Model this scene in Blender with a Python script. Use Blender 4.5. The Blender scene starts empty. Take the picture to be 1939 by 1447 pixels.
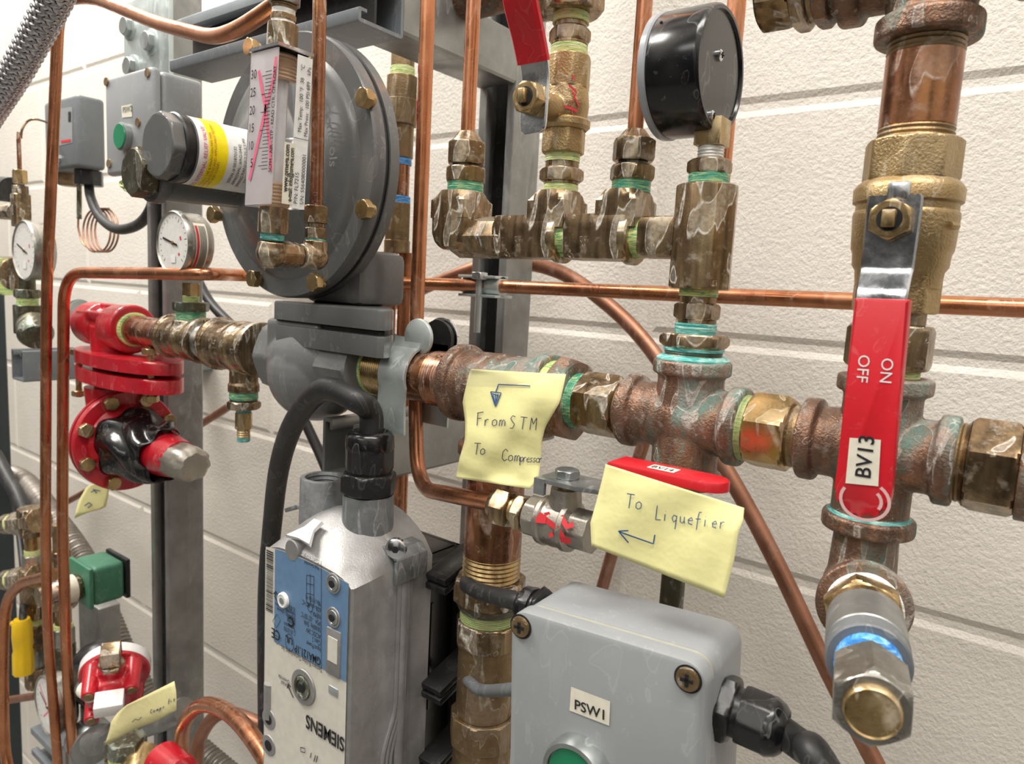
import bpy, bmesh, math, random
from mathutils import Vector, Matrix
from math import sin, cos, pi, sqrt, tan, radians, atan2
random.seed(7)
V = Vector
SC = bpy.context.scene
COL = SC.collection
# ---------------------------------------------------------------- camera
CZ = 1.35                                   # camera height above the floor
FPX = 1345.0; CX = 969.5; CY = 723.5
YAW, PITCH, ROLL = 0.6403675, -0.1303272, -0.05422547
_Rz = Matrix(((cos(YAW), -sin(YAW), 0), (sin(YAW), cos(YAW), 0), (0, 0, 1)))
_Rx = Matrix(((1, 0, 0), (0, cos(PITCH), -sin(PITCH)), (0, sin(PITCH), cos(PITCH))))
_Ry = Matrix(((cos(ROLL), 0, sin(ROLL)), (0, 1, 0), (-sin(ROLL), 0, cos(ROLL))))
_B = Matrix(((1, 0, 0), (0, 0, 1), (0, -1, 0)))
RC = _Rz @ _Rx @ _Ry @ _B                   # image axes (x right, y down, z forward) -> world
CAMP = V((0, 0, CZ))
cam = bpy.data.cameras.new('camera'); camo = bpy.data.objects.new('camera', cam); COL.objects.link(camo)
r_, d_, f_ = RC.col[0], RC.col[1], RC.col[2]
camo.matrix_world = Matrix(((r_[0], -d_[0], -f_[0], 0), (r_[1], -d_[1], -f_[1], 0), (r_[2], -d_[2], -f_[2], CZ), (0, 0, 0, 1)))
cam.sensor_width = 36; cam.lens = FPX / 1939 * 36; cam.clip_start = 0.01
cam.dof.use_dof = True; cam.dof.focus_distance = 0.38; cam.dof.aperture_fstop = 18
SC.camera = camo
# ---------------------------------------------------------------- world and lights
w = bpy.data.worlds.new('world'); SC.world = w; w.use_nodes = True
nt = w.node_tree; nt.nodes.clear()
out = nt.nodes.new('ShaderNodeOutputWorld'); bg = nt.nodes.new('ShaderNodeBackground')
tc = nt.nodes.new('ShaderNodeTexCoord'); sx = nt.nodes.new('ShaderNodeSeparateXYZ'); rp = nt.nodes.new('ShaderNodeValToRGB')
mp = nt.nodes.new('ShaderNodeMapRange'); mp.inputs[1].default_value = -1; mp.inputs[2].default_value = 1
nt.links.new(tc.outputs['Generated'], sx.inputs[0]); nt.links.new(sx.outputs[2], mp.inputs[0]); nt.links.new(mp.outputs[0], rp.inputs[0])
rp.color_ramp.elements[0].position = .25; rp.color_ramp.elements[0].color = (.035, .033, .03, 1)
rp.color_ramp.elements[1].position = .8; rp.color_ramp.elements[1].color = (.62, .60, .57, 1)
e_ = rp.color_ramp.elements.new(.5); e_.color = (.13, .125, .118, 1)
mpp = nt.nodes.new('ShaderNodeMapping'); mpp.inputs['Scale'].default_value = (1, 1, .45); nt.links.new(tc.outputs['Generated'], mpp.inputs[0])
nz = nt.nodes.new('ShaderNodeTexNoise'); nz.inputs['Scale'].default_value = 2.6; nz.inputs['Detail'].default_value = 2; nt.links.new(mpp.outputs[0], nz.inputs['Vector'])
rn0 = nt.nodes.new('ShaderNodeValToRGB'); nt.links.new(nz.outputs['Fac'], rn0.inputs[0]); rn0.color_ramp.elements[0].position = .44; rn0.color_ramp.elements[0].color = (.30, .30, .30, 1); rn0.color_ramp.elements[1].position = .56; rn0.color_ramp.elements[1].color = (2.6, 2.5, 2.35, 1)  # bright and dark noise patches, added all round for the metals to reflect
mlt = nt.nodes.new('ShaderNodeVectorMath'); mlt.operation = 'MULTIPLY'; nt.links.new(rp.outputs[0], mlt.inputs[0]); nt.links.new(rn0.outputs[0], mlt.inputs[1])
nt.links.new(mlt.outputs[0], bg.inputs[0]); bg.inputs[1].default_value = 0.70; nt.links.new(bg.outputs[0], out.inputs[0])
def area(name, loc, target, sx_, sy_, power, col=(1, .965, .91)):
    l = bpy.data.lights.new(name, 'AREA'); l.shape = 'RECTANGLE'; l.size = sx_; l.size_y = sy_; l.energy = power; l.color = col
    o = bpy.data.objects.new(name, l); COL.objects.link(o); o.location = loc
    o.rotation_euler = (V(target) - V(loc)).to_track_quat('-Z', 'Y').to_euler(); return o
area('ceiling_light_near', (0.25, -0.10, 2.75), (-0.2, 0.45, 1.3), 1.3, .30, 19)
area('ceiling_light_left', (-1.55, -0.05, 2.75), (-1.0, 0.6, 1.6), 1.2, .30, 36)
area('ceiling_light_far', (-0.5, -2.0, 2.75), (-0.4, 0.5, 1.2), 1.3, .3, 7)
SC.view_settings.view_transform = 'Standard'; SC.view_settings.look = 'None'
SC.view_settings.gamma = 1; SC.view_settings.use_curve_mapping = False; SC.view_settings.exposure = 0.42
# ---------------------------------------------------------------- places: a pixel of the photo and its distance Y from the camera plane give a point
def P(x, y, Y):
    r = RC @ V(((x - CX) / FPX, (y - CY) / FPX, 1.0)); r = r * (Y / r.y); return V((r.x, r.y, r.z + CZ))
def dep(p): return (RC.transposed() @ (V(p) - CAMP)).z
def S(x, y, Y): return dep(P(x, y, Y)) / FPX                         # metres per pixel there
def RV(wpx, x, y, Y): return wpx / 2 * S(x, y, Y) * cos(math.atan((x - CX) / FPX))
def RH(hpx, x, y, Y): return hpx / 2 * S(x, y, Y)
def online(A, d, px=None, py=None):
    q = RC.transposed() @ (V(A) - CAMP); e = RC.transposed() @ V(d)
    if px is not None: k = (px - CX) / FPX; t = (k * q.z - q.x) / (e.x - k * e.z)
    else: k = (py - CY) / FPX; t = (k * q.z - q.y) / (e.y - k * e.z)
    return V(A) + V(d) * t
EX, EY, EZ = V((1, 0, 0)), V((0, 1, 0)), V((0, 0, 1))
# ---------------------------------------------------------------- mesh tools
def frame(d):
    d = V(d).normalized(); a = EZ if abs(d.z) < .9 else EX
    u = a.cross(d).normalized(); v = d.cross(u).normalized(); return d, u, v
class MB:
    def __init__(s): s.bm = bmesh.new()
    def rings(s, R, caps=(True, True)):
        vs = [[s.bm.verts.new(p) for p in ring] for ring in R]; n = len(vs[0])
        for a, b in zip(vs[:-1], vs[1:]):
            for i in range(n):
                try: s.bm.faces.new((a[i], a[(i + 1) % n], b[(i + 1) % n], b[i]))
                except ValueError: pass
        for k, ring in ((0, vs[0]), (1, vs[-1])):
            if caps[k]:
                try: s.bm.faces.new(ring if k else ring[::-1])
                except ValueError: pass
        return s
    def lathe(s, A, d, prof, n=32, ap=None, sides=6, ph=0.0, caps=(True, True), rnd=1.0):
        d, u, v = frame(d); R = []
        if ap: n = sides * 8
        for t, r in prof:
            ring = []
            for i in range(n):
                a = 2 * pi * i / n; rr = r
                if ap:
                    b = (a + pi / sides) % (2 * pi / sides) - pi / sides
                    rr = min(r, ap / cos(b))
                ring.append(V(A) + d * t + (u * cos(a + ph) + v * sin(a + ph)) * max(rr, 1e-5))
            R.append(ring)
        return s.rings(R, caps)
    def cyl(s, A, B, r, r2=None, n=24, bev=0.0):
        L = (V(B) - V(A)).length; r2 = r if r2 is None else r2
        pr = [(0, r), (L, r2)] if not bev else [(0, r - bev), (bev, r), (L - bev, r2), (L, r2 - bev)]
        return s.lathe(A, V(B) - V(A), pr, n)
    def hex(s, A, B, ap, sides=6, ph=0.0, ch=.12, both=True):
        L = (V(B) - V(A)).length; c = ap * ch; rc = ap / cos(pi / sides)
        m = (rc - ap) * 1.1
        pr = [(0, ap * .985), (m * .25, ap + (rc - ap) * .35), (m * .55, ap + (rc - ap) * .8), (m * .9, rc * 1.01)]
        if both: pr += [(L - m * .9, rc * 1.01), (L - m * .55, ap + (rc - ap) * .8), (L - m * .25, ap + (rc - ap) * .35), (L, ap * .985)]
        else: pr += [(L, rc * 1.01)]
        return s.lathe(A, V(B) - V(A), pr, ap=ap, sides=sides, ph=ph)
    def thread(s, A, B, r, pitch=.0018, depth=.0005, n=32):
        L = (V(B) - V(A)).length; k = max(2, int(L / pitch)); pr = []
        for i in range(k): pr += [(L * i / k, r - depth), (L * (i + .5) / k, r)]
        pr.append((L, r - depth)); return s.lathe(A, V(B) - V(A), pr, n)
    def tube(s, pts, r, n=14, caps=(True, True)):
        pts = [V(p) for p in pts]; T = []
        for i in range(len(pts)):
            a = pts[max(i - 1, 0)]; b = pts[min(i + 1, len(pts) - 1)]; T.append((b - a).normalized())
        d, u, v = frame(T[0]); R = []
        for i, p in enumerate(pts):
            if i:
                q = T[i - 1].rotation_difference(T[i]); u = q @ u; v = q @ v
            rr = r[i] if isinstance(r, (list, tuple)) else r
            R.append([p + (u * cos(2 * pi * k / n) + v * sin(2 * pi * k / n)) * rr for k in range(n)])
        return s.rings(R, caps)
    def box(s, c, h, ax=(EX, EY, EZ), bev=0.0, seg=2):
        b = bmesh.new(); bmesh.ops.create_cube(b, size=2)
        c = V(c)
        for vv in b.verts: vv.co = c + ax[0] * vv.co.x * h[0] + ax[1] * vv.co.y * h[1] + ax[2] * vv.co.z * h[2]
        if bev: bmesh.ops.bevel(b, geom=list(b.edges), offset=bev, segments=seg, profile=.5, affect='EDGES')
        return s.merge(b)
    def prism(s, pts, O, u, v, nrm, depth, bev=0.0, seg=2):
        b = bmesh.new(); O = V(O)
        a = [b.verts.new(O + u * x + v * y) for x, y in pts]; c = [b.verts.new(O + u * x + v * y + nrm * depth) for x, y in pts]
        n = len(a); b.faces.new(a[::-1]); b.faces.new(c)
        for i in range(n): b.faces.new((a[i], a[(i + 1) % n], c[(i + 1) % n], c[i]))
        if bev:
            es = [e for e in b.edges if (e.verts[0] in c and e.verts[1] in c)]
            bmesh.ops.bevel(b, geom=es, offset=bev, segments=seg, profile=.5, affect='EDGES')
        return s.merge(b)
    def merge(s, b):
        m = bpy.data.meshes.new('t'); b.to_mesh(m); b.free(); s.bm.from_mesh(m); bpy.data.meshes.remove(m); return s
    def sphere(s, c, r, sc=(1, 1, 1), n=16):
        b = bmesh.new(); bmesh.ops.create_uvsphere(b, u_segments=n, v_segments=n // 2 + 2, radius=1)
        for vv in b.verts: vv.co = V(c) + V((vv.co.x * r * sc[0], vv.co.y * r * sc[1], vv.co.z * r * sc[2]))
        return s.merge(b)
    def sheet(s, fn, nu, nv, thick=0.0, closed=False):
        g = [[s.bm.verts.new(fn(i / nu, j / nv)) for j in range(nv + 1)] for i in range(nu + 1)]
        for i in range(nu):
            for j in range(nv): s.bm.faces.new((g[i][j], g[i + 1][j], g[i + 1][j + 1], g[i][j + 1]))
        return s
def bend(pts, rad=.02, seg=8):
    pts = [V(p) for p in pts]; o = [pts[0]]
    for i in range(1, len(pts) - 1):
        a, b, c = pts[i - 1], pts[i], pts[i + 1]; d1 = (a - b); d2 = (c - b)
        L = min(rad, d1.length * .48, d2.length * .48); p1 = b + d1.normalized() * L; p2 = b + d2.normalized() * L
        for k in range(seg + 1):
            t = k / seg; o.append(p1 * (1 - t) ** 2 + b * 2 * t * (1 - t) + p2 * t * t)
    o.append(pts[-1]); return o
def spline(pts, seg=8):
    pts = [V(p) for p in pts]; o = []
    for i in range(len(pts) - 1):
        p0 = pts[max(i - 1, 0)]; p1 = pts[i]; p2 = pts[i + 1]; p3 = pts[min(i + 2, len(pts) - 1)]
        for k in range(seg):
            t = k / seg
            o.append(.5 * ((2 * p1) + (p2 - p0) * t + (2 * p0 - 5 * p1 + 4 * p2 - p3) * t * t + (3 * p1 - p0 - 3 * p2 + p3) * t ** 3))
    o.append(pts[-1]); return o
# ---------------------------------------------------------------- objects
def thing(name, label, cat, loc, group=None):
    o = bpy.data.objects.new(name, None); COL.objects.link(o); o.location = loc; o.empty_display_size = .01
    o['label'] = label; o['category'] = cat
    if group: o['group'] = group
    return o
def worldloc(o):
    l = V(o.location)
    while o.parent: o = o.parent; l += V(o.location)
    return l
def obj(name, mb, mat, parent=None, label=None, cat=None, group=None, kind=None, ang=38, remesh=None, solid=None):
    bm = mb.bm if isinstance(mb, MB) else mb
    bmesh.ops.remove_doubles(bm, verts=bm.verts, dist=1e-7)
    bmesh.ops.recalc_face_normals(bm, faces=bm.faces)
    if parent is not None: org = worldloc(parent)
    else:
        org = V((0, 0, 0)); n = max(len(bm.verts), 1)
        for v in bm.verts: org += v.co / n
    for v in bm.verts: v.co -= org
    for f in bm.faces: f.smooth = True
    a = radians(ang)
    for e in bm.edges:
        if len(e.link_faces) == 2 and e.calc_face_angle(0) > a: e.smooth = False
    me = bpy.data.meshes.new(name); bm.to_mesh(me); bm.free(); me.materials.append(mat)
    o = bpy.data.objects.new(name, me); COL.objects.link(o)
    if parent is not None: o.parent = parent
    else: o.location = org
    if remesh:
        m = o.modifiers.new('remesh', 'REMESH'); m.mode = 'VOXEL'; m.voxel_size = remesh; m.use_smooth_shade = True
        m = o.modifiers.new('smooth', 'SMOOTH'); m.iterations = 3; m.factor = .5
    if solid:
        m = o.modifiers.new('solid', 'SOLIDIFY'); m.thickness = solid; m.offset = 0
    if label: o['label'] = label
    if cat: o['category'] = cat
    if group: o['group'] = group
    if kind: o['kind'] = kind
    return o
def text(name, s, size, fn, mat, parent, align='LEFT', bold=0.0, res=3, label=None):
    cu = bpy.data.curves.new('t', 'FONT'); cu.body = s; cu.size = size; cu.align_x = align; cu.resolution_u = res; cu.offset = bold
    t = bpy.data.objects.new('t', cu); COL.objects.link(t)
    me = bpy.data.meshes.new_from_object(t); bpy.data.objects.remove(t); bpy.data.curves.remove(cu)
    bm = bmesh.new(); bm.from_mesh(me); bpy.data.meshes.remove(me)
    for v in bm.verts: v.co = fn(v.co.x, v.co.y)
    return obj(name, bm, mat, parent, label=label, ang=80)
def strokes(name, lines, fn, w, mat, parent):
    """hand-drawn ink: poly-lines in sheet coordinates laid as thin ribbons on the paper"""
    bm = bmesh.new()
    for L in lines:
        pts = []
        for i in range(len(L) - 1):
            a, b = L[i], L[i + 1]; n = max(1, int(sqrt((a[0] - b[0]) ** 2 + (a[1] - b[1]) ** 2) / .02))
            for k in range(n): pts.append((a[0] + (b[0] - a[0]) * k / n, a[1] + (b[1] - a[1]) * k / n))
        pts.append(L[-1]); prev = None
        for i, p in enumerate(pts):
            q = pts[min(i + 1, len(pts) - 1)]; o = pts[max(i - 1, 0)]; dx, dy = q[0] - o[0], q[1] - o[1]; l = sqrt(dx * dx + dy * dy) or 1
            nx, ny = -dy / l * w, dx / l * w
            c = (bm.verts.new(fn(p[0] + nx, p[1] + ny)), bm.verts.new(fn(p[0] - nx, p[1] - ny)))
            if prev: bm.faces.new((prev[0], prev[1], c[1], c[0]))
            prev = c
    return obj(name, bm, mat, parent, ang=80)
def plane_fn(O, u, v, off=.00025):
    O, u, v = V(O), V(u).normalized(), V(v).normalized(); n = u.cross(v) * off
    return lambda x, y: O + u * x + v * y + n
# ---------------------------------------------------------------- materials
def nodes(name):
    m = bpy.data.materials.new(name); m.use_nodes = True; n = m.node_tree; b = n.nodes['Principled BSDF']; return m, n, b
def noise(n, vec, scale, detail=3, rough=.5, dist=0):
    t = n.nodes.new('ShaderNodeTexNoise'); t.inputs['Scale'].default_value = scale; t.inputs['Detail'].default_value = detail
    t.inputs['Roughness'].default_value = rough; t.inputs['Distortion'].default_value = dist; n.links.new(vec, t.inputs['Vector']); return t.outputs['Fac']
def ramp(n, fac, stops):
    r = n.nodes.new('ShaderNodeValToRGB'); n.links.new(fac, r.inputs[0]); e = r.color_ramp.elements
    while len(e) > 1: e.remove(e[-1])
    for i, (p, c) in enumerate(stops):
        if not isinstance(c, (tuple, list)): c = (c, c, c)
        el = e[0] if i == 0 else e.new(p)
        el.position = p; el.color = (c[0], c[1], c[2], 1)
    return r.outputs[0]
def mixc(n, fac, a, b):
    m = n.nodes.new('ShaderNodeMix'); m.data_type = 'RGBA'
    if isinstance(fac, (int, float)): m.inputs[0].default_value = fac
    else: n.links.new(fac, m.inputs[0])
    for k, c in ((6, a), (7, b)):
        if isinstance(c, (tuple, list)): m.inputs[k].default_value = (c[0], c[1], c[2], 1)
        else: n.links.new(c, m.inputs[k])
    return m.outputs[2]
def math_(n, op, a, b=0.0):
    m = n.nodes.new('ShaderNodeMath'); m.operation = op
    for k, c in ((0, a), (1, b)):
        if isinstance(c, (int, float)): m.inputs[k].default_value = c
        else: n.links.new(c, m.inputs[k])
    m.use_clamp = True; return m.outputs[0]
def bump(n, b, h, strength, dist=.001):
    bp = n.nodes.new('ShaderNodeBump'); bp.inputs['Strength'].default_value = strength; bp.inputs['Distance'].default_value = dist
    n.links.new(h, bp.inputs['Height']); n.links.new(bp.outputs[0], b.inputs['Normal'])
def coords(n, scale=(1, 1, 1)):
    t = n.nodes.new('ShaderNodeTexCoord'); m = n.nodes.new('ShaderNodeMapping'); m.inputs['Scale'].default_value = scale
    n.links.new(t.outputs['Object'], m.inputs[0]); return m.outputs[0]
def bubbles(n, v, scale):
    # rims of dried soap bubbles
    nz = n.nodes.new('ShaderNodeTexNoise'); nz.inputs['Scale'].default_value = scale * 1.3; nz.inputs['Detail'].default_value = 2; n.links.new(v, nz.inputs['Vector'])
    vm = n.nodes.new('ShaderNodeVectorMath'); vm.operation = 'MULTIPLY_ADD'; n.links.new(nz.outputs['Color'], vm.inputs[0]); vm.inputs[1].default_value = (.9 / scale,) * 3; n.links.new(v, vm.inputs[2])
    t = n.nodes.new('ShaderNodeTexVoronoi'); t.inputs['Scale'].default_value = scale; n.links.new(vm.outputs[0], t.inputs['Vector'])
    r = ramp(n, t.outputs['Distance'], [(.22, .10), (.25, .9), (.27, .9), (.30, 0)])
    sp = n.nodes.new('ShaderNodeSeparateXYZ'); n.links.new(t.outputs['Color'], sp.inputs[0])
    r = math_(n, 'MULTIPLY', r, ramp(n, noise(n, v, scale * 4, 3, .7), [(.42, 0), (.60, 1)]))
    return math_(n, 'MULTIPLY', r, ramp(n, sp.outputs[0], [(.70, 0), (.72, 1)]))
def metal(name, c1, c2, rough=.35, met=.9, residue=.5, patina=0.0, grain=0.0, c3=None, sc=1.0, green=(.16, .36, .30), white=(.70, .68, .63), hb=.12, streak=0):
    m, n, b = nodes(name); v = coords(n); vs = coords(n, (1, 1, .30))
    col = mixc(n, ramp(n, noise(n, v, 55 * sc, 4, .6), [(.35, 0), (.65, 1)]), c1, c2)
    if c3: col = mixc(n, ramp(n, noise(n, vs, 38 * sc, 3, .6, .4), [(.5, 0), (.66, 1)]), col, c3)
    st = ramp(n, noise(n, coords(n, (1, 1, .10)), 240 * sc, 2, .6), [(.34, 1 - .38 * streak), (.5, 1.0), (.66, 1 + .22 * streak)])
    ms = n.nodes.new('ShaderNodeVectorMath'); ms.operation = 'MULTIPLY'; n.links.new(col, ms.inputs[0]); n.links.new(st, ms.inputs[1]); col = ms.outputs[0]
    # streaks and rims left by the leak-test soap
    big = noise(n, vs, 70 * sc, 2, .5, .6)
    rim = ramp(n, big, [(.555, 0), (.575, 1), (.59, .25), (.70, .45)])
    fine = ramp(n, noise(n, v, 420 * sc, 3, .7), [(.40, .4), (.60, 1)])
    mask = math_(n, 'MULTIPLY', rim, fine); mask = math_(n, 'MULTIPLY', mask, residue * 1.5)
    dust = math_(n, 'MULTIPLY', ramp(n, noise(n, v, 160 * sc, 5, .7), [(.54, 0), (.74, 1)]), residue * .6)
    mask = math_(n, 'MAXIMUM', mask, dust)
    mask = math_(n, 'MAXIMUM', mask, math_(n, 'MULTIPLY', bubbles(n, v, 150 * sc), residue * 1.2))
    tot = mask
    if patina:
        pm = math_(n, 'MULTIPLY', ramp(n, noise(n, vs, 48 * sc, 5, .65, .3), [(.50, 0), (.64, 1)]), patina)
        col = mixc(n, pm, col, green); tot = math_(n, 'MAXIMUM', mask, pm)
    col = mixc(n, mask, col, white)
    n.links.new(col, b.inputs['Base Color'])
    n.links.new(math_(n, 'SUBTRACT', met, math_(n, 'MULTIPLY', tot, met)), b.inputs['Metallic'])
    rv = ramp(n, noise(n, v, 90 * sc, 4, .6), [(.3, max(rough - .1, .05)), (.7, rough + .12)])
    n.links.new(math_(n, 'ADD', rv, math_(n, 'MULTIPLY', tot, .4)), b.inputs['Roughness'])
    h = noise(n, v, 900 * sc, 2, .6) if grain else noise(n, v, 250 * sc, 3, .6)
    h = math_(n, 'ADD', h, math_(n, 'MULTIPLY', mask, .5))
    bump(n, b, h, grain if grain else hb, .0006); return m
def paint(name, c, rough=.4, met=0.0, var=.12, spots=0.0, bmp=.05, spotc=(.6, .6, .57), bs=500, coat=0.0):
    m, n, b = nodes(name); v = coords(n)
    c2 = tuple(max(0, x * (1 - var)) for x in c); col = mixc(n, ramp(n, noise(n, v, 40, 4, .6), [(.35, 0), (.65, 1)]), c, c2)
    if spots:
        vs = coords(n, (1, 1, .45)); a = math_(n, 'MAXIMUM', ramp(n, noise(n, vs, 75, 2, .5, .5), [(.60, 0), (.615, 1), (.63, .1), (.75, .3)]), bubbles(n, v, 110))
        d = ramp(n, noise(n, v, 300, 4, .7), [(.6, 0), (.75, .7)]); mk = math_(n, 'MULTIPLY', math_(n, 'MAXIMUM', a, d), spots)
        col = mixc(n, mk, col, spotc)
    n.links.new(col, b.inputs['Base Color']); b.inputs['Roughness'].default_value = rough; b.inputs['Metallic'].default_value = met
    if coat: b.inputs['Coat Weight'].default_value = coat; b.inputs['Coat Roughness'].default_value = .15
    if bmp: bump(n, b, noise(n, v, bs, 3, .6), bmp, .0006)
    return m
def flat(name, c, rough=.6, met=0.0):
    m, n, b = nodes(name); v = coords(n)
    col = mixc(n, ramp(n, noise(n, v, 200, 2), [(.4, 0), (.6, 1)]), c, tuple(x * .93 for x in c))
    n.links.new(col, b.inputs['Base Color']); b.inputs['Roughness'].default_value = rough; b.inputs['Metallic'].default_value = met; return m
M = {}
M['copper'] = metal('copper', (.62, .27, .135), (.50, .20, .095), .27, .95, .16, 0, c3=(.44, .18, .09), sc=.6, white=(.66, .54, .46), hb=.03)
M['copper_dull'] = metal('copper_dull', (.40, .19, .12), (.30, .14, .085), .42, .85, .2, 0, sc=.7, white=(.5, .42, .36), hb=.04)
M['brass'] = metal('aged_brass', (.31, .215, .125), (.20, .135, .08), .28, .92, .72, .06, c3=(.42, .30, .16), streak=1)
M['brass_yellow'] = metal('yellow_brass', (.48, .34, .16), (.36, .25, .12), .28, .92, .32, 0, c3=(.56, .40, .19))
M['brass_cast'] = metal('cast_brass', (.46, .33, .165), (.36, .255, .125), .40, .88, .22, 0, grain=.5)
M['brass_dark'] = metal('cast_brass_dull', (.32, .22, .115), (.23, .155, .08), .42, .82, .30, 0, grain=.4)
M['bronze'] = metal('red_bronze', (.25, .142, .092), (.155, .102, .076), .42, .66, .75, .95, grain=.8, c3=(.33, .165, .09), green=(.12, .22, .19), white=(.50, .47, .43), streak=.7)
M['redbrass'] = metal('red_brass_pipe', (.38, .17, .09), (.24, .11, .065), .25, .92, .35, 0, c3=(.42, .20, .09))
M['dark_brass'] = metal('dark_brass', (.13, .115, .075), (.085, .075, .05), .38, .8, .40, .25)
M['nickel'] = metal('nickel', (.40, .385, .35), (.28, .27, .245), .32, .95, .3, 0, grain=.2)
M['nickel_cast'] = metal('nickel_cast', (.42, .39, .34), (.34, .31, .27), .40, .85, .15, 0, grain=.25)
M['galv'] = metal('galvanised', (.42, .44, .44), (.30, .32, .32), .38, .85, .22, 0, c3=(.50, .53, .53), sc=.6, white=(.6, .63, .62))
M['galv_white'] = metal('zinc_bright', (.62, .68, .67), (.50, .56, .55), .36, .65, .25, 0, sc=.7, white=(.72, .78, .77))
M['steel'] = metal('plated_steel', (.72, .74, .76), (.58, .60, .63), .16, 1.0, .12, 0)
M['strut'] = metal('strut_zinc', (.34, .345, .335), (.25, .25, .24), .42, .75, .22, 0, sc=.5, white=(.5, .5, .48))
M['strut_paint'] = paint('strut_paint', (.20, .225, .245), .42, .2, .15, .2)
M['alu'] = metal('die_cast_aluminium', (.34, .335, .33), (.27, .265, .26), .46, .55, .08, 0, grain=.25, white=(.62, .62, .6))
M['alu_dark'] = metal('die_cast_zinc', (.25, .265, .275), (.18, .19, .20), .45, .6, .25, 0, grain=.2)
M['grey'] = paint('grey_enamel', (.112, .114, .114), .33, 0, .12, .28, .06, (.36, .36, .35), coat=.25)
M['grey_lt'] = paint('light_grey_enamel', (.165, .17, .172), .33, 0, .1, .2, .06, (.5, .5, .48), coat=.2)
M['boxgrey'] = paint('box_grey', (.285, .30, .312), .38, 0, .04, .14, .03, (.62, .64, .64), coat=.1)
M['boxgrey_dk'] = paint('box_dark_grey', (.145, .16, .172), .45, 0, .08, .08)
M['black'] = paint('black_plastic', (.014, .014, .015), .32, 0, .2, .16, .06, (.22, .22, .21))
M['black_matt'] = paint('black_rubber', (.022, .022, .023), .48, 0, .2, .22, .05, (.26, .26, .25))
M['black_glossy'] = paint('black_gloss', (.008, .008, .009), .20, 0, .2, .50, .03, (.20, .20, .20))
M['red'] = paint('red_vinyl', (.56, .012, .022), .34, 0, .12, .10, .03, (.75, .45, .45))
M['redp'] = paint('red_enamel', (.50, .010, .022), .30, 0, .25, .28, .12, (.72, .30, .30), coat=.3)
M['tape_y'] = None
def tape(name, c1, c2, c3):
    m, n, b = nodes(name); t = n.nodes.new('ShaderNodeTexCoord')
    sp = n.nodes.new('ShaderNodeSeparateXYZ'); n.links.new(t.outputs['Object'], sp.inputs[0])
    wv = noise(n, coords(n, (1, 1, 7)), 160, 2, .6, .8)
    col = ramp(n, wv, [(.36, c1), (.5, c2), (.62, c3)])
    n.links.new(col, b.inputs['Base Color']); b.inputs['Roughness'].default_value = .45
    bump(n, b, wv, .6, .0006); return m
M['tape_y'] = tape('thread_tape_yellow', (.30, .50, .16), (.72, .76, .30), (.62, .70, .42))
M['tape_g'] = tape('thread_tape_green', (.05, .27, .17), (.11, .40, .26), (.42, .58, .26))
M['tape_t'] = tape('patina_teal', (.05, .30, .28), (.12, .45, .42), (.38, .62, .56))
M['tape_gy'] = tape('thread_tape_mixed', (.14, .42, .20), (.55, .66, .24), (.72, .74, .30))
M['tape_w'] = tape('thread_tape_white', (.60, .60, .56), (.80, .80, .77), (.9, .9, .88))
M['tape_b'] = tape('thread_tape_blue', (.03, .20, .62), (.08, .36, .85), (.30, .60, .95))
M['tape_s'] = tape('thread_tape_soft', (.25, .34, .13), (.42, .48, .20), (.34, .36, .15))
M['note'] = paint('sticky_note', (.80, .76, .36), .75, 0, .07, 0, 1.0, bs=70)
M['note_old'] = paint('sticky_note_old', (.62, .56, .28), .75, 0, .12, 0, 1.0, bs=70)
M['label'] = flat('cream_label', (.78, .74, .62), .5)
M['white'] = flat('white_label', (.80, .80, .79), .4)
M['ink'] = flat('black_ink', (.015, .015, .018), .5)
M['inkb'] = flat('blue_ink', (.015, .07, .22), .5)
M['inkd'] = flat('pen_ink', (.03, .035, .10), .5)
M['inkr'] = flat('red_ink', (.60, .03, .04), .5)
M['inkp'] = flat('pink_marker', (.82, .15, .26), .45)
M['inko'] = flat('brown_red_ink', (.42, .10, .02), .5)
M['yellow'] = flat('yellow_label', (.90, .72, .0), .35)
M['blue_label'] = flat('blue_label', (.115, .215, .36), .38)
M['cream'] = flat('cream_plate', (.62, .59, .52), .45)
M['greenb'] = paint('green_button', (.01, .22, .10), .35, 0, .05, 0, 0)
M['greenc'] = paint('green_coil', (.05, .20, .12), .45, 0, .12, .25, .05, (.32, .48, .40))
M['dial'] = flat('dial_white', (.74, .72, .69), .35)
M['yellow_plug'] = paint('yellow_plug', (.72, .46, .01), .4, 0, .15, .15, .05, (.5, .4, .1))
M['conduit'] = metal('flexible_conduit', (.32, .29, .26), (.24, .215, .19), .42, .7, .12, 0)
M['dark'] = flat('dark_hollow', (.006, .006, .007), .8)
M['grey_cable'] = paint('grey_cable', (.16, .17, .18), .5, 0, .2, .2)
M['lens'] = paint('clear_plastic_rim', (.36, .38, .41), .2, 0, .05, .05, 0)
def acrylic():
    m, n, b = nodes('clear_acrylic'); b.inputs['Base Color'].default_value = (.97, .95, .955, 1); b.inputs['Roughness'].default_value = .06
    b.inputs['IOR'].default_value = 1.12; b.inputs['Transmission Weight'].default_value = 1.0; return m
M['acrylic'] = acrylic()
def cleartape():
    m, n, b = nodes('clear_tape'); b.inputs['Base Color'].default_value = (.8, .8, .78, 1); b.inputs['Roughness'].default_value = .25
    b.inputs['Alpha'].default_value = .22; return m
M['cleartape'] = cleartape()
def frost():
    m, n, b = nodes('frosted_plate'); b.inputs['Base Color'].default_value = (.80, .76, .775, 1); b.inputs['Roughness'].default_value = .3
    b.inputs['Alpha'].default_value = .62; return m
M['frost'] = frost()
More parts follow.
